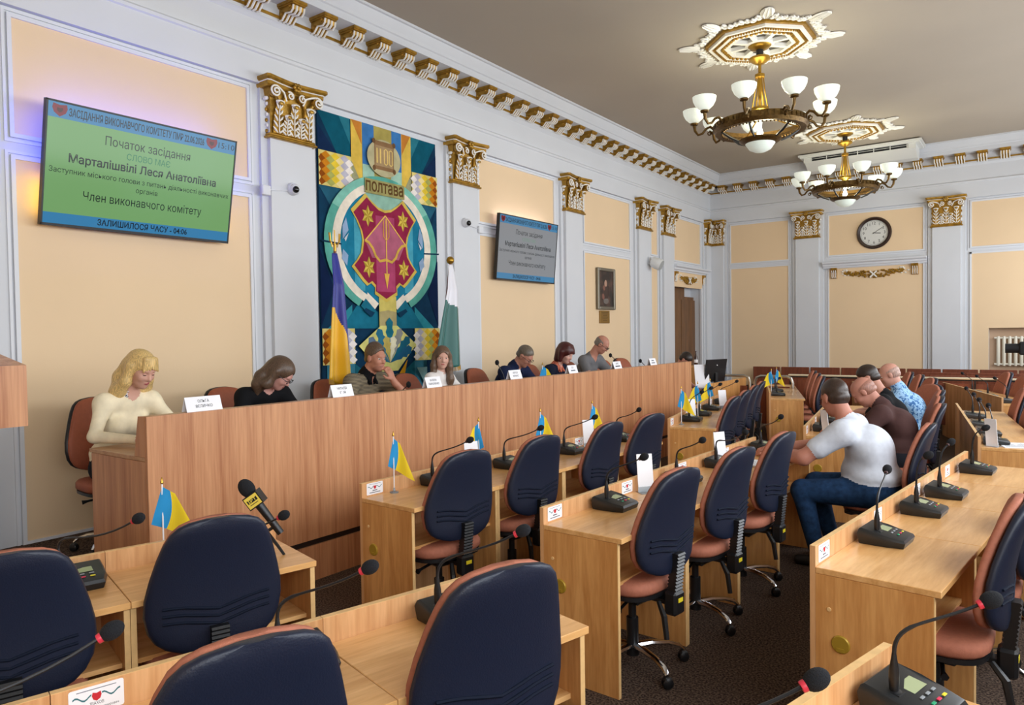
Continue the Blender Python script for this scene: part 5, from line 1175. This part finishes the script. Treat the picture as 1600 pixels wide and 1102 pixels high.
def build_field(f, vox, name, mats, parent, smooth=2):
    vs, F_, mi = f.mesh(vox)
    if smooth:      # light Laplacian pass to take the voxel steps out
        for _ in range(smooth):
            acc = np.zeros_like(vs); num = np.zeros(len(vs))
            for k in range(4):
                np.add.at(acc, F_[:, k], vs[F_[:, (k+1) % 4]]); np.add.at(num, F_[:, k], 1); np.add.at(acc, F_[:, (k+1) % 4], vs[F_[:, k]]); np.add.at(num, F_[:, (k+1) % 4], 1)
            vs = vs*.5+.5*acc/np.maximum(num, 1)[:, None]
    me = bpy.data.meshes.new(name); me.vertices.add(len(vs)); me.vertices.foreach_set('co', vs.astype(np.float32).ravel())
    me.loops.add(len(F_)*4); me.loops.foreach_set('vertex_index', F_.astype(np.int32).ravel())
    me.polygons.add(len(F_)); me.polygons.foreach_set('loop_start', np.arange(0, len(F_)*4, 4, dtype=np.int32))
    for m in mats: me.materials.append(m)
    me.polygons.foreach_set('material_index', mi.astype(np.int32)); me.polygons.foreach_set('use_smooth', np.ones(len(F_), bool)); me.update(calc_edges=True); me.validate()
    o = bpy.data.objects.new(name, me); COL.objects.link(o); o.parent = parent; return o
def frame(fwd, upv=(0, 0, 1)):
    f = np.array(fwd, float); f /= np.linalg.norm(f); u = np.array(upv, float); l = np.cross(u, f); l /= np.linalg.norm(l); return np.stack([f, l, np.cross(f, l)], 1)
def skin(tone): return M('skin_'+tone.strip('#'), tone, .5, spec=.35, var=(18, .05))
def hair_mat(c):
    nm_ = 'hair_'+c.strip('#')
    if nm_ in MATS: return MATS[nm_]
    m = M(nm_, c, .42); t = m.node_tree; tcn = t.nodes.new('ShaderNodeTexCoord'); mp = t.nodes.new('ShaderNodeMapping'); mp.inputs['Scale'].default_value = (260, 260, 22)
    n = t.nodes.new('ShaderNodeTexNoise'); n.inputs['Scale'].default_value = 1; n.inputs['Detail'].default_value = 2
    r = t.nodes.new('ShaderNodeValToRGB'); c_ = lin(c); r.color_ramp.elements[0].position = .35; r.color_ramp.elements[1].position = .7
    r.color_ramp.elements[0].color = (*[x*.62 for x in c_], 1); r.color_ramp.elements[1].color = (*[min(1, x*1.35) for x in c_], 1)
    bpn = t.nodes.new('ShaderNodeBump'); bpn.inputs['Strength'].default_value = .25; bpn.inputs['Distance'].default_value = .004
    t.links.new(tcn.outputs['Object'], mp.inputs[0]); t.links.new(mp.outputs[0], n.inputs['Vector']); t.links.new(n.outputs[0], r.inputs[0]); t.links.new(r.outputs[0], t.nodes['Principled BSDF'].inputs['Base Color'])
    t.links.new(n.outputs[0], bpn.inputs['Height']); t.links.new(bpn.outputs[0], t.nodes['Principled BSDF'].inputs['Normal']); return m
eye_w = M('eye_white', '#d9d4cf', .3); eye_d = M('eye_iris', '#2e2a2a', .2); lipm = {}
def person(label, loc, rz, P):
    """local frame: +X is where the person faces, +Y their left, origin on the floor under the hips"""
    t = thing('person', label, 'person', loc, rz)
    f = Field(); SK, TOP, BOT, SHOE, COLR, LIP, EXT = range(7)
    g = P.get('build', 1.0); fem = P.get('fem', False)
    hz = P.get('hip', .585); hp = V(0, 0, hz); nb = V(*P['neck']); ch_ = hp*.38+nb*.62+V(P.get('hunch', -.03), 0, .0); be = hp*.72+nb*.28+V(-.015, 0, 0)
    tw = P.get('twist', 0); cs, sn = math.cos(R(tw)), math.sin(R(tw))
    def fr_(d): 
        u = np.array(d)/np.linalg.norm(d); fx = np.array([cs, sn, 0]); fx = fx-u*(fx@u); fx /= np.linalg.norm(fx); return np.stack([fx, np.cross(u, fx), u], 1)
    sw = (.155 if fem else .18)*g
    f.ell(hp, (.15*g, .18*g, .13), BOT, .03)
    f.ell(be, (.125*g+P.get('belly', 0), .155*g, .15), TOP, .05, rot=fr_(nb-hp)); f.ell(ch_, (.125*g, .175*g*(.9 if fem else 1), .17), TOP, .06, rot=fr_(nb-ch_))
    f.ell(hp+V(-.01, 0, .09), (.152*g, .178*g, .1), TOP, .03)
    side = np.array([-sn, cs, 0])
    sh = [nb+side*s*sw+V(.0, 0, -.055) for s in (-1, 1)]
    f.cap(nb+V(-.01, 0, -.045), sh[0], .062*g, .058*g, TOP, .06); f.cap(nb+V(-.01, 0, -.045), sh[1], .062*g, .058*g, TOP, .06)
    if fem:
        for s in (-1, 1): f.ell(ch_+side*s*.07+V(.1, 0, -.03), (.065, .065, .07), TOP, .05)
    hc = V(*P['head']); hy, hpch = P['look']; fd = V(math.cos(R(hy))*math.cos(R(hpch)), math.sin(R(hy))*math.cos(R(hpch)), math.sin(R(hpch)))
    HR = frame(fd); 
    if P.get('tilt'): 
        a = R(P['tilt']); HR = HR@np.array([[1, 0, 0], [0, math.cos(a), -math.sin(a)], [0, math.sin(a), math.cos(a)]])
    hs = P.get('hs', 1.0); Hh = lambda x, y, z: hc+HR@(V(x, y, z)*hs)
    he = lambda x, y, z, a, b, c, mat, k=.02, op='add': f.ell(Hh(x, y, z), V(a, b, c)*hs, mat, k, op, HR)
    nk = .048 if fem else .058
    f.cap(nb+V(0, 0, -.03), Hh(-.025, 0, -.05), nk*1.12, nk, SK, .025)
    if P.get('collar'): 
        cd = (Hh(-.02, 0, -.05)-nb); cd /= np.linalg.norm(cd); f.cap(nb+cd*.0, nb+cd*.035, nk*1.36, nk*1.24, COLR, .008)
        for s in (-1, 1): f.cap(nb+V(.05, s*.03, .0), nb+V(.1, s*.035, -.075), .018, .014, COLR, .01)
    elif P.get('crew', True):
        cd = (Hh(-.02, 0, -.05)-nb); cd /= np.linalg.norm(cd); f.cap(nb-cd*.02, nb+cd*(.006 if 'crewmat' not in P else .03), nk*1.38, nk*1.2, P.get('crewmat', TOP), .015)
    he(-.014, 0, .036, .098, .076, .084, SK); he(.03, 0, -.022, .062, .06, .09, SK, .03); he(.032, 0, -.072, .05, .05 if not fem else .044, .04, SK, .03)
    f.ell(Hh(.066, 0, -.098), V(.022, .024, .018)*hs, SK, .02)
    f.cap(Hh(.087, 0, .008), Hh(.106, 0, -.028), .0085*hs, .0125*hs, SK, .012); f.cap(Hh(.092, -.012, -.032), Hh(.092, .012, -.032), .009*hs, .009*hs, SK, .01)
    f.cap(Hh(.08, -.034, .026), Hh(.08, .034, .026), .0115*hs, .0115*hs, SK, .018)
    for s in (-1, 1):
        he(.062, s*.037, -.028, .026, .024, .024, SK, .02); he(-.004, s*.077, -.008, .022, .009, .033, SK, .008); he(.094, s*.032, .004, .013, .017, .011, SK, .01, 'sub')
    he(.086, 0, -.059, .011, .02, .006, SK, .008); he(.085, 0, -.069, .011, .018, .006, SK, .008); he(.094, 0, -.064, .016, .021, .0085, LIP, .001, 'paint')
    if P.get('stubble'): he(.05, 0, -.085, .06, .06, .035, EXT, .001, 'paint')
    sl = P.get('sleeve', 'long'); aw = (.043 if fem else .052)*g
    for i, s in enumerate((-1, 1)):
        el, wr = V(*P['elbow'][i]), V(*P['wrist'][i]); m1 = TOP; 
        if sl == 'long': f.cap(sh[i], el, aw*1.12, aw*.9, TOP, .06); f.cap(el, wr, aw*.92, aw*.68, TOP, .02)
        else:
            q = sh[i]*.38+el*.62; f.cap(sh[i], q, aw*1.2, aw*1.16, TOP, .07); f.cap(sh[i]*.3+el*.7, el, aw*.92, aw*.82, SK, .008); f.cap(el, wr, aw*.86, aw*.58, SK, .02)
        hd = P.get('hand', [None, None])[i]; d = wr-el; d /= np.linalg.norm(d)
        nrm = V(*(hd['n'] if hd and 'n' in hd else (0, 0, -1))); 
        if hd and 'd' in hd: d = V(*hd['d']); d /= np.linalg.norm(d)
        sd = np.cross(nrm, d); sd /= np.linalg.norm(sd); nrm = np.cross(d, sd); cu = (hd or {}).get('curl', .5); k = .92 if fem else 1.05
        w2 = wr+d*.012
        f.cap(wr-d*.03, w2+d*.02, aw*.55, .026*k, SK, .012); f.ell(w2+d*.05*k, V(.05, .041, .017)*k, SK, .012, rot=np.stack([d, sd, nrm], 1))
        for j, (o_, l_) in enumerate(((-.031, .9), (-.0105, 1.05), (.0105, 1.0), (.031, .78))):
            b0 = w2+d*.088*k+sd*o_*k; a1 = cu*.7; a2 = cu*1.6; d1 = d*math.cos(a1)+nrm*math.sin(a1); d2 = d*math.cos(a2)+nrm*math.sin(a2); a3 = cu*2.3; d3 = d*math.cos(a3)+nrm*math.sin(a3)
            p1 = b0+d1*.036*l_*k; p2 = p1+d2*.026*l_*k; p3 = p2+d3*.02*l_*k
            f.cap(b0-d*.02, p1, .0098*k, .0092*k, SK, .005); f.cap(p1, p2, .0092*k, .0086*k, SK, .004); f.cap(p2, p3, .0086*k, .0075*k, SK, .004)
        ts = -1 if i == 1 else 1; ts *= (hd or {}).get('thumb', 1)
        b0 = w2+d*.025*k+sd*ts*.03*k; p1 = b0+(d*.6+sd*ts*.7+nrm*.35)*.042*k; p2 = p1+(d*.9+sd*ts*.1+nrm*.4)*.03*k
        f.cap(b0, p1, .013*k, .0108*k, SK, .008); f.cap(p1, p2, .0105*k, .009*k, SK, .004)
    kn = P.get('knee', ((.43, -.11, .53), (.43, .11, .53))); an = P.get('ankle', ((.42, -.11, .09), (.42, .11, .09)))
    for i, s in enumerate((-1, 1)):
        k_, a_ = V(*kn[i]), V(*an[i]); f.cap(hp+V(.0, s*.095*g, -.02), k_, .09*g, .064*g, BOT, .04); f.cap(k_, a_, .062*g, .042*g, BOT, .02)
        f.cap(a_+V(-.03, 0, -.045), a_+V(.13, s*.01, -.055), .042, .036, SHOE, .015)
    mats = [skin(P['skin']), P['top'], P['bot'], M('dark_shoe', '#1c1a1a', .5), P.get('colm', P['top']), M('lips_'+P['skin'].strip('#'), P.get('lip', '#9a5a50'), .45), M('stubble_'+P['skin'].strip('#'), P.get('stubble', '#000000') if P.get('stubble') else '#8a6a5a', .6)]
    vx = P.get('vox', .0075)
    body = build_field(f, vx, 'body', mats, t)
    for s in (-1, 1):
        e = MB(); c = Hh(.0775, s*.032, .003); rot_ = Matrix(HR.tolist()); e.ell(c, (.0115*hs, .0145*hs, .0075*hs), 10, 6, 2 if P.get('closed') else 0, rot_); e.ell(Hh(.083, s*.032, .0025 if not P.get('closed') else -.0035), (.0072*hs, .0068*hs if not P.get('closed') else .0125*hs, .0066*hs if not P.get('closed') else .0022), 8, 5, 1, rot_); e.build('eye', [eye_w, eye_d, mats[0]], t)
        b = MB().tube([Hh(.088, s*.016, .0255), Hh(.087, s*.032, .031), Hh(.074, s*.05, .025)], [.0035*hs, .0042*hs, .0022*hs], 5, flat=.7); b.build('eyebrow', hair_mat(P.get('brow', P.get('hair', '#3a2c22'))), t)
    if P.get('hairf'):
        hf = Field(); P['hairf'](hf, Hh, HR, hs, nb); build_field(hf, P.get('hvox', .0048), 'hair', [hair_mat(P['hair']), hair_mat(P.get('hair2', P['hair']))], t, 3)
    if P.get('glasses'):
        gl = MB()
        for s in (-1, 1):
            gl.tube([Hh(.104, s*.034+.024*math.cos(q), .002+.018*math.sin(q)) for q in np.linspace(0, 2*PI, 16, endpoint=False)], .0024, 5, closed=True)
            gl.tube([Hh(.102, s*.058, .006), Hh(.06, s*.079, .008), Hh(-.01, s*.086, .004)], .0024, 5)
        gl.tube([Hh(.106, -.01, .004), Hh(.11, 0, .006), Hh(.106, .01, .004)], .0022, 5); gl.build('glasses', black, t)
    return t, Hh, HR
# hair styles (head frame: x forward, y left, z up)
def cut_face(h, Hh, HR, s, line=.045, w=.064):
    h.ell(Hh(.085, 0, -.03), V(.075, w, line+.05)*s, 0, .012, 'sub', HR)
def short_hair(th=.008, hairline=.035, sides=-.01, top=0.0):
    def fn(h, Hh, HR, s, nb):
        h.ell(Hh(-.016, 0, .038), V(.0995, .0775, .0855)*s, 0, .006, rot=HR)                       # close-cropped cap
        h.ell(Hh(-.012, 0, .052+top*.5), V(.092+th*.7, .066+th*.6, .074+th+top)*s, 0, .012, rot=HR)    # fuller on top
        h.ell(Hh(-.04, 0, -.012), V(.072, .0705, .062)*s, 0, .008, rot=HR)
        h.ell(Hh(.135, 0, hairline-.09), V(.105, .13, .115)*s, 0, .006, 'sub', HR); h.ell(Hh(.0, 0, sides-.118), V(.2, .2, .085)*s, 0, .006, 'sub', HR)
        for q in (-1, 1): h.ell(Hh(.0, q*.092, -.016), V(.032, .03, .038)*s, 0, .006, 'sub', HR); h.ell(Hh(.06, q*.08, .0), V(.035, .03, .055)*s, 0, .006, 'sub', HR)
    return fn
def bald_hair(h, Hh, HR, s, nb):
    h.ell(Hh(-.018, 0, .026), V(.0985, .0785, .08)*s, 0, .006, rot=HR); h.ell(Hh(-.04, 0, -.015), V(.072, .07, .06)*s, 0, .008, rot=HR)
    h.ell(Hh(.03, 0, .12), V(.115, .08, .075)*s, 0, .006, 'sub', HR); h.ell(Hh(.125, 0, -.02), V(.105, .13, .17)*s, 0, .006, 'sub', HR); h.ell(Hh(0, 0, -.128), V(.2, .2, .085)*s, 0, .006, 'sub', HR)
    for q in (-1, 1): h.ell(Hh(.0, q*.092, -.016), V(.032, .03, .038)*s, 0, .006, 'sub', HR)
def long_hair(length=.34, fringe=True, fl=None, vol=.0, dx=0.0, split=False):
    fl = length if fl is None else fl
    def fn(h, Hh, HR, s, nb):
        h.ell(Hh(-.016, 0, .042), V(.112+vol, .09+vol, .095+vol)*s, 0, .02, rot=HR)
        for q in (-1, 1):
            a = Hh(-.01, q*.08, .02); b = Hh(.0, q*.086, -.09); c = V(b[0]+dx*.5, b[1]+q*.012, b[2]-fl*.45); e = V(c[0]+dx*.5, c[1], b[2]-fl)
            h.cap(a, b, .03, .034, 0, .03); h.cap(b, c, .034, .038, 0, .03); h.cap(c, e, .038, .014, 0, .03)
            a = Hh(-.07, q*.045, .0); b = Hh(-.085, q*.055, -.1); c = V(b[0]-.005, b[1]+q*.02, b[2]-length*.5); e = V(c[0]-.01, c[1]+q*.01, b[2]-length*1.0)
            h.cap(a, b, .045, .045, 0, .03); h.cap(b, c, .045, .05, 0, .03); h.cap(c, e, .05, .02, 0, .03)
        h.cap(Hh(-.09, 0, .0), Hh(-.1, 0, -.12), .045, .045, 0, .03)
        h.ell(Hh(.1, 0, -.045), V(.08, .06 if not split else .055, .1 if fringe else .115)*s, 0, .012, 'sub', HR)
        if fringe:
            for k in range(7):
                y = -.05+k*.0167; h.cap(Hh(.055, y*.8, .1), Hh(.1-abs(y)*.35, y*1.15+.008, .045-abs(y)*.5), .015, .006, 0, .012)
    return fn
def bob_hair(h, Hh, HR, s, nb):
    h.ell(Hh(-.016, 0, .045), V(.122, .1, .102)*s, 0, .02, rot=HR)
    for q in (-1, 1):
        h.cap(Hh(-.01, q*.085, .02), Hh(.01, q*.085, -.08), .038, .03, 0, .03); h.cap(Hh(-.07, q*.05, .0), Hh(-.06, q*.06, -.1), .05, .04, 0, .03)
    h.cap(Hh(-.09, 0, .0), Hh(-.085, 0, -.1), .045, .035, 0, .03); h.ell(Hh(.105, 0, -.04), V(.08, .06, .1)*s, 0, .012, 'sub', HR)
    for k in range(6): y = -.06+k*.022; h.cap(Hh(.03, y*.7, .11), Hh(.098-abs(y)*.3, y+.012, .05-abs(y)*.3), .024, .012, 0, .015)
def cloth(name, c, bump=.25, var=(14, .1), rough=.85):
    return M(name, c, rough, var=var, bump=(4.5, bump*1.7), spec=.2, bdist=.03)
cream = cloth('cream_knit', '#efe3c4'); blackk = cloth('black_knit', '#0e0f13'); navyp = cloth('navy_polo', '#16203f'); greyt = cloth('grey_tshirt', '#6f6f72'); whitec = cloth('white_cotton', '#e9e4e0'); whitet = cloth('white_tshirt', '#cdd2dc', .35)
brownp = cloth('brown_polo', '#4a3230'); darkj = cloth('dark_navy_jacket', '#141a2e'); jeans = cloth('blue_jeans', '#1f3a5c', .3, (30, .3)); trous = cloth('dark_trousers', '#1d1f26'); lilac = cloth('lilac_tshirt', '#6c6a7c')
strp = M('striped_polo', '#7a6f5c', .85); t_ = strp.node_tree; tcn = t_.nodes.new('ShaderNodeTexCoord'); wv = t_.nodes.new('ShaderNodeTexWave'); wv.bands_direction = 'Z'; wv.inputs['Scale'].default_value = 26; wv.inputs['Distortion'].default_value = 1.2; wv.inputs['Detail'].default_value = 1
rr_ = t_.nodes.new('ShaderNodeValToRGB'); rr_.color_ramp.elements[0].position = .4; rr_.color_ramp.elements[1].position = .6; rr_.color_ramp.elements[0].color = (*lin('#3a352e'), 1); rr_.color_ramp.elements[1].color = (*lin('#94866c'), 1)
t_.links.new(tcn.outputs['Object'], wv.inputs['Vector']); t_.links.new(wv.outputs[0], rr_.inputs[0]); t_.links.new(rr_.outputs[0], t_.nodes['Principled BSDF'].inputs['Base Color'])
def spots(name, base, dark, scale, lo, hi):
    m = M(name, base, .85); t = m.node_tree; tcn = t.nodes.new('ShaderNodeTexCoord'); vo = t.nodes.new('ShaderNodeTexNoise'); vo.inputs['Scale'].default_value = scale; vo.inputs['Detail'].default_value = 1; vo.inputs['Distortion'].default_value = 1.5
    r = t.nodes.new('ShaderNodeValToRGB'); r.color_ramp.elements[0].position = lo; r.color_ramp.elements[1].position = hi; r.color_ramp.elements[0].color = (*lin(dark), 1); r.color_ramp.elements[1].color = (*lin(base), 1)
    t.links.new(tcn.outputs['Object'], vo.inputs['Vector']); t.links.new(vo.outputs[0], r.inputs[0]); t.links.new(r.outputs[0], t.nodes['Principled BSDF'].inputs['Base Color']); return m
bluep = spots('blue_patterned_shirt', '#9cc4e8', '#3d6fa8', 24, .43, .47); necks = spots('spotted_neckband', '#e6e6ea', '#10131f', 60, .5, .53); coral = spots('coral_scarf', '#d9785a', '#8a3d2e', 40, .4, .5)
FLAT = [{'n': (0, 0, -1), 'curl': .35}]*2
person('blonde woman in a cream long-sleeved top reading at the left end of the front desk', (.70, 2.43, POD), 0,
    dict(neck=(.15, 0, 1.085), head=(.265, .035, 1.25), look=(14, -27), elbow=((.26, -.27, .83), (.27, .27, .85)), wrist=((.52, -.14, .815), (.52, .14, .815)), hand=FLAT, fem=True, skin='#cf9f8c', top=cream, bot=trous, hair='#d9b878', brow='#6b4a2c', lip='#a8545a', crewmat=4, colm=necks, hairf=long_hair(.21, True, .1, -.006, -.1), vox=.0065,  closed=True))
person('woman in black with glasses bent over the front desk', (.66, 3.47, POD), 0,
    dict(neck=(.22, 0, 1.05), head=(.37, .05, 1.165), look=(32, -42), elbow=((.3, -.28, .84), (.32, .28, .84)), wrist=((.55, -.12, .815), (.55, .16, .815)), hand=FLAT, fem=True, build=1.1, skin='#c9958a', top=blackk, bot=trous, hair='#5a4637', hairf=long_hair(.13, False, .02, 0, -.03), glasses=True, closed=True, vox=.007))
person('man in a striped polo resting his chin on his hand before the flag', (.72, 4.62, POD), 0,
    dict(neck=(.1, 0, 1.09), head=(.2, .02, 1.245), look=(3, -6), elbow=((.2, -.3, .84), (.38, .28, .84)), wrist=((.46, -.14, .82), (.335, .115, 1.03)), hand=({'n': (0, 0, -1), 'curl': .4}, {'d': (-.15, -.35, .9), 'n': (-.95, -.1, -.25), 'curl': .75}), sleeve='short', skin='#b98069', top=strp, bot=trous, collar=True, colm=blackk, hair='#5d4a3a', stubble='#a5705c', hairf=short_hair(.012, .075, .0, .01), vox=.0065))
person('long-haired girl in a white blouse looking towards the camera', (.70, 5.70, POD), 0,
    dict(neck=(.06, 0, 1.055), head=(.11, -.01, 1.21), look=(-40, -4), tilt=-4, elbow=((.18, -.25, .82), (.2, .25, .82)), wrist=((.42, -.1, .815), (.42, .1, .815)), hand=FLAT, fem=True, build=.9, hs=.95, skin='#d3a491', top=whitec, bot=trous, hair='#6b5340', lip='#b0605c', hairf=long_hair(.3, False, split=True), vox=.007))
person('man in a navy shirt with glasses reading at the front desk', (.68, 6.92, POD), 0,
    dict(neck=(.17, 0, 1.06), head=(.305, .03, 1.185), look=(8, -38), elbow=((.28, -.3, .84), (.3, .3, .84)), wrist=((.55, -.14, .82), (.55, .14, .82)), hand=FLAT, build=1.08, skin='#b57f6b', top=navyp, bot=trous, collar=True, colm=navyp, hair='#6a5f52', hairf=short_hair(.008, .065, .0), glasses=True, closed=True))
person('red-haired woman in a dark jacket and coral scarf reading', (.70, 7.86, POD), 0,
    dict(neck=(.14, 0, 1.04), head=(.28, .01, 1.19), look=(-4, -24), elbow=((.28, -.28, .84), (.3, .28, .84)), wrist=((.55, -.12, .82), (.55, .12, .82)), hand=FLAT, fem=True, build=1.05, skin='#d0a192', top=darkj, bot=trous, collar=True, colm=coral, hair='#4a1a18', lip='#a8404a', hairf=bob_hair))
person('bald man in a grey shirt with glasses bent over papers', (.70, 8.80, POD), 0,
    dict(neck=(.12, 0, 1.12), head=(.28, .03, 1.285), look=(14, -38), elbow=((.26, -.3, .86), (.3, .3, .84)), wrist=((.55, -.12, .82), (.55, .16, .82)), hand=FLAT, sleeve='short', build=1.08, skin='#b9826e', top=greyt, bot=trous, hair='#7a726a', hairf=bald_hair, glasses=True, closed=True))
person('man bent low over the operator desk by the dark door, only dark hair showing', (.92, 11.02, 0), R(0),
    dict(neck=(.25, 0, 1.13), head=(.37, 0, 1.26), look=(0, -50), elbow=((.3, -.3, .84), (.32, .3, .84)), wrist=((.5, -.14, .8), (.5, .14, .8)), hand=FLAT, sleeve='short', skin='#b9826e', top=lilac, bot=trous, hair='#2a211c', hairf=short_hair(.014, .06, -.02), vox=.009))
AR = PI
person('man in a white T-shirt and jeans seen from behind, writing at the second row', (4.90, 5.66, 0), AR,
    dict(neck=(.16, .0, 1.05), head=(.26, -.03, 1.215), look=(-42, -22), elbow=((.44, -.32, .81), (.40, .31, .81)), wrist=((.70, -.10, .80), (.66, .14, .795)), hand=({'n': (0, -.1, -1), 'curl': .6}, {'n': (0, .2, -1), 'curl': .75}), hunch=-.075, sleeve='short', build=1.24, belly=.03, hs=1.08, skin='#b97c68', top=whitet, bot=jeans, hair='#3a2a22', hairf=short_hair(.007, .065, -.03), vox=.0065, knee=((.42, -.14, .55), (.45, .14, .54)), ankle=((.3, -.16, .09), (.34, .16, .09))))
person('balding man in a dark brown polo bent over the far second row', (4.86, 7.22, 0), AR+R(5),
    dict(neck=(.14, 0, 1.02), head=(.29, .0, 1.145), look=(2, -42), elbow=((.3, -.3, .82), (.26, .3, .82)), wrist=((.5, -.1, .8), (.5, .12, .8)), hand=FLAT, hunch=-.08, sleeve='short', build=1.12, hs=1.05, skin='#bd8472', top=brownp, bot=trous, collar=True, colm=brownp, hair='#a06f5e', hairf=bald_hair, closed=True))
person('dark-haired man half hidden behind the balding man in brown', (4.78, 7.98, 0), AR+R(5),
    dict(neck=(.16, 0, 1.06), head=(.3, 0, 1.225), look=(0, -30), elbow=((.3, -.3, .82), (.3, .3, .82)), wrist=((.5, -.1, .8), (.5, .12, .8)), hand=FLAT, sleeve='short', skin='#b9826e', top=blackk, bot=trous, hair='#2e2019', hairf=short_hair(.011, .06, -.03), vox=.008))
person('bald man in a blue patterned short-sleeved shirt behind the others', (4.76, 8.72, 0), AR+R(8),
    dict(neck=(.1, 0, 1.06), head=(.2, 0, 1.22), look=(6, -24), elbow=((.3, -.3, .82), (.28, .3, .82)), wrist=((.5, -.1, .8), (.5, .12, .8)), hand=FLAT, hunch=-.07, sleeve='short', build=1.1, skin='#c48f7c', top=bluep, bot=trous, collar=True, colm=bluep, hair='#ae8b7c', hairf=bald_hair, vox=.008))
pen = thing('pen', 'dark pen held in the writing hand of the white-shirted man', 'pen', (4.10, 5.50, .77)); MB().tube([(-.01, 0, .003), (.05, .02, .12)], [.0015, .0045], 6).build('barrel', black, pen)
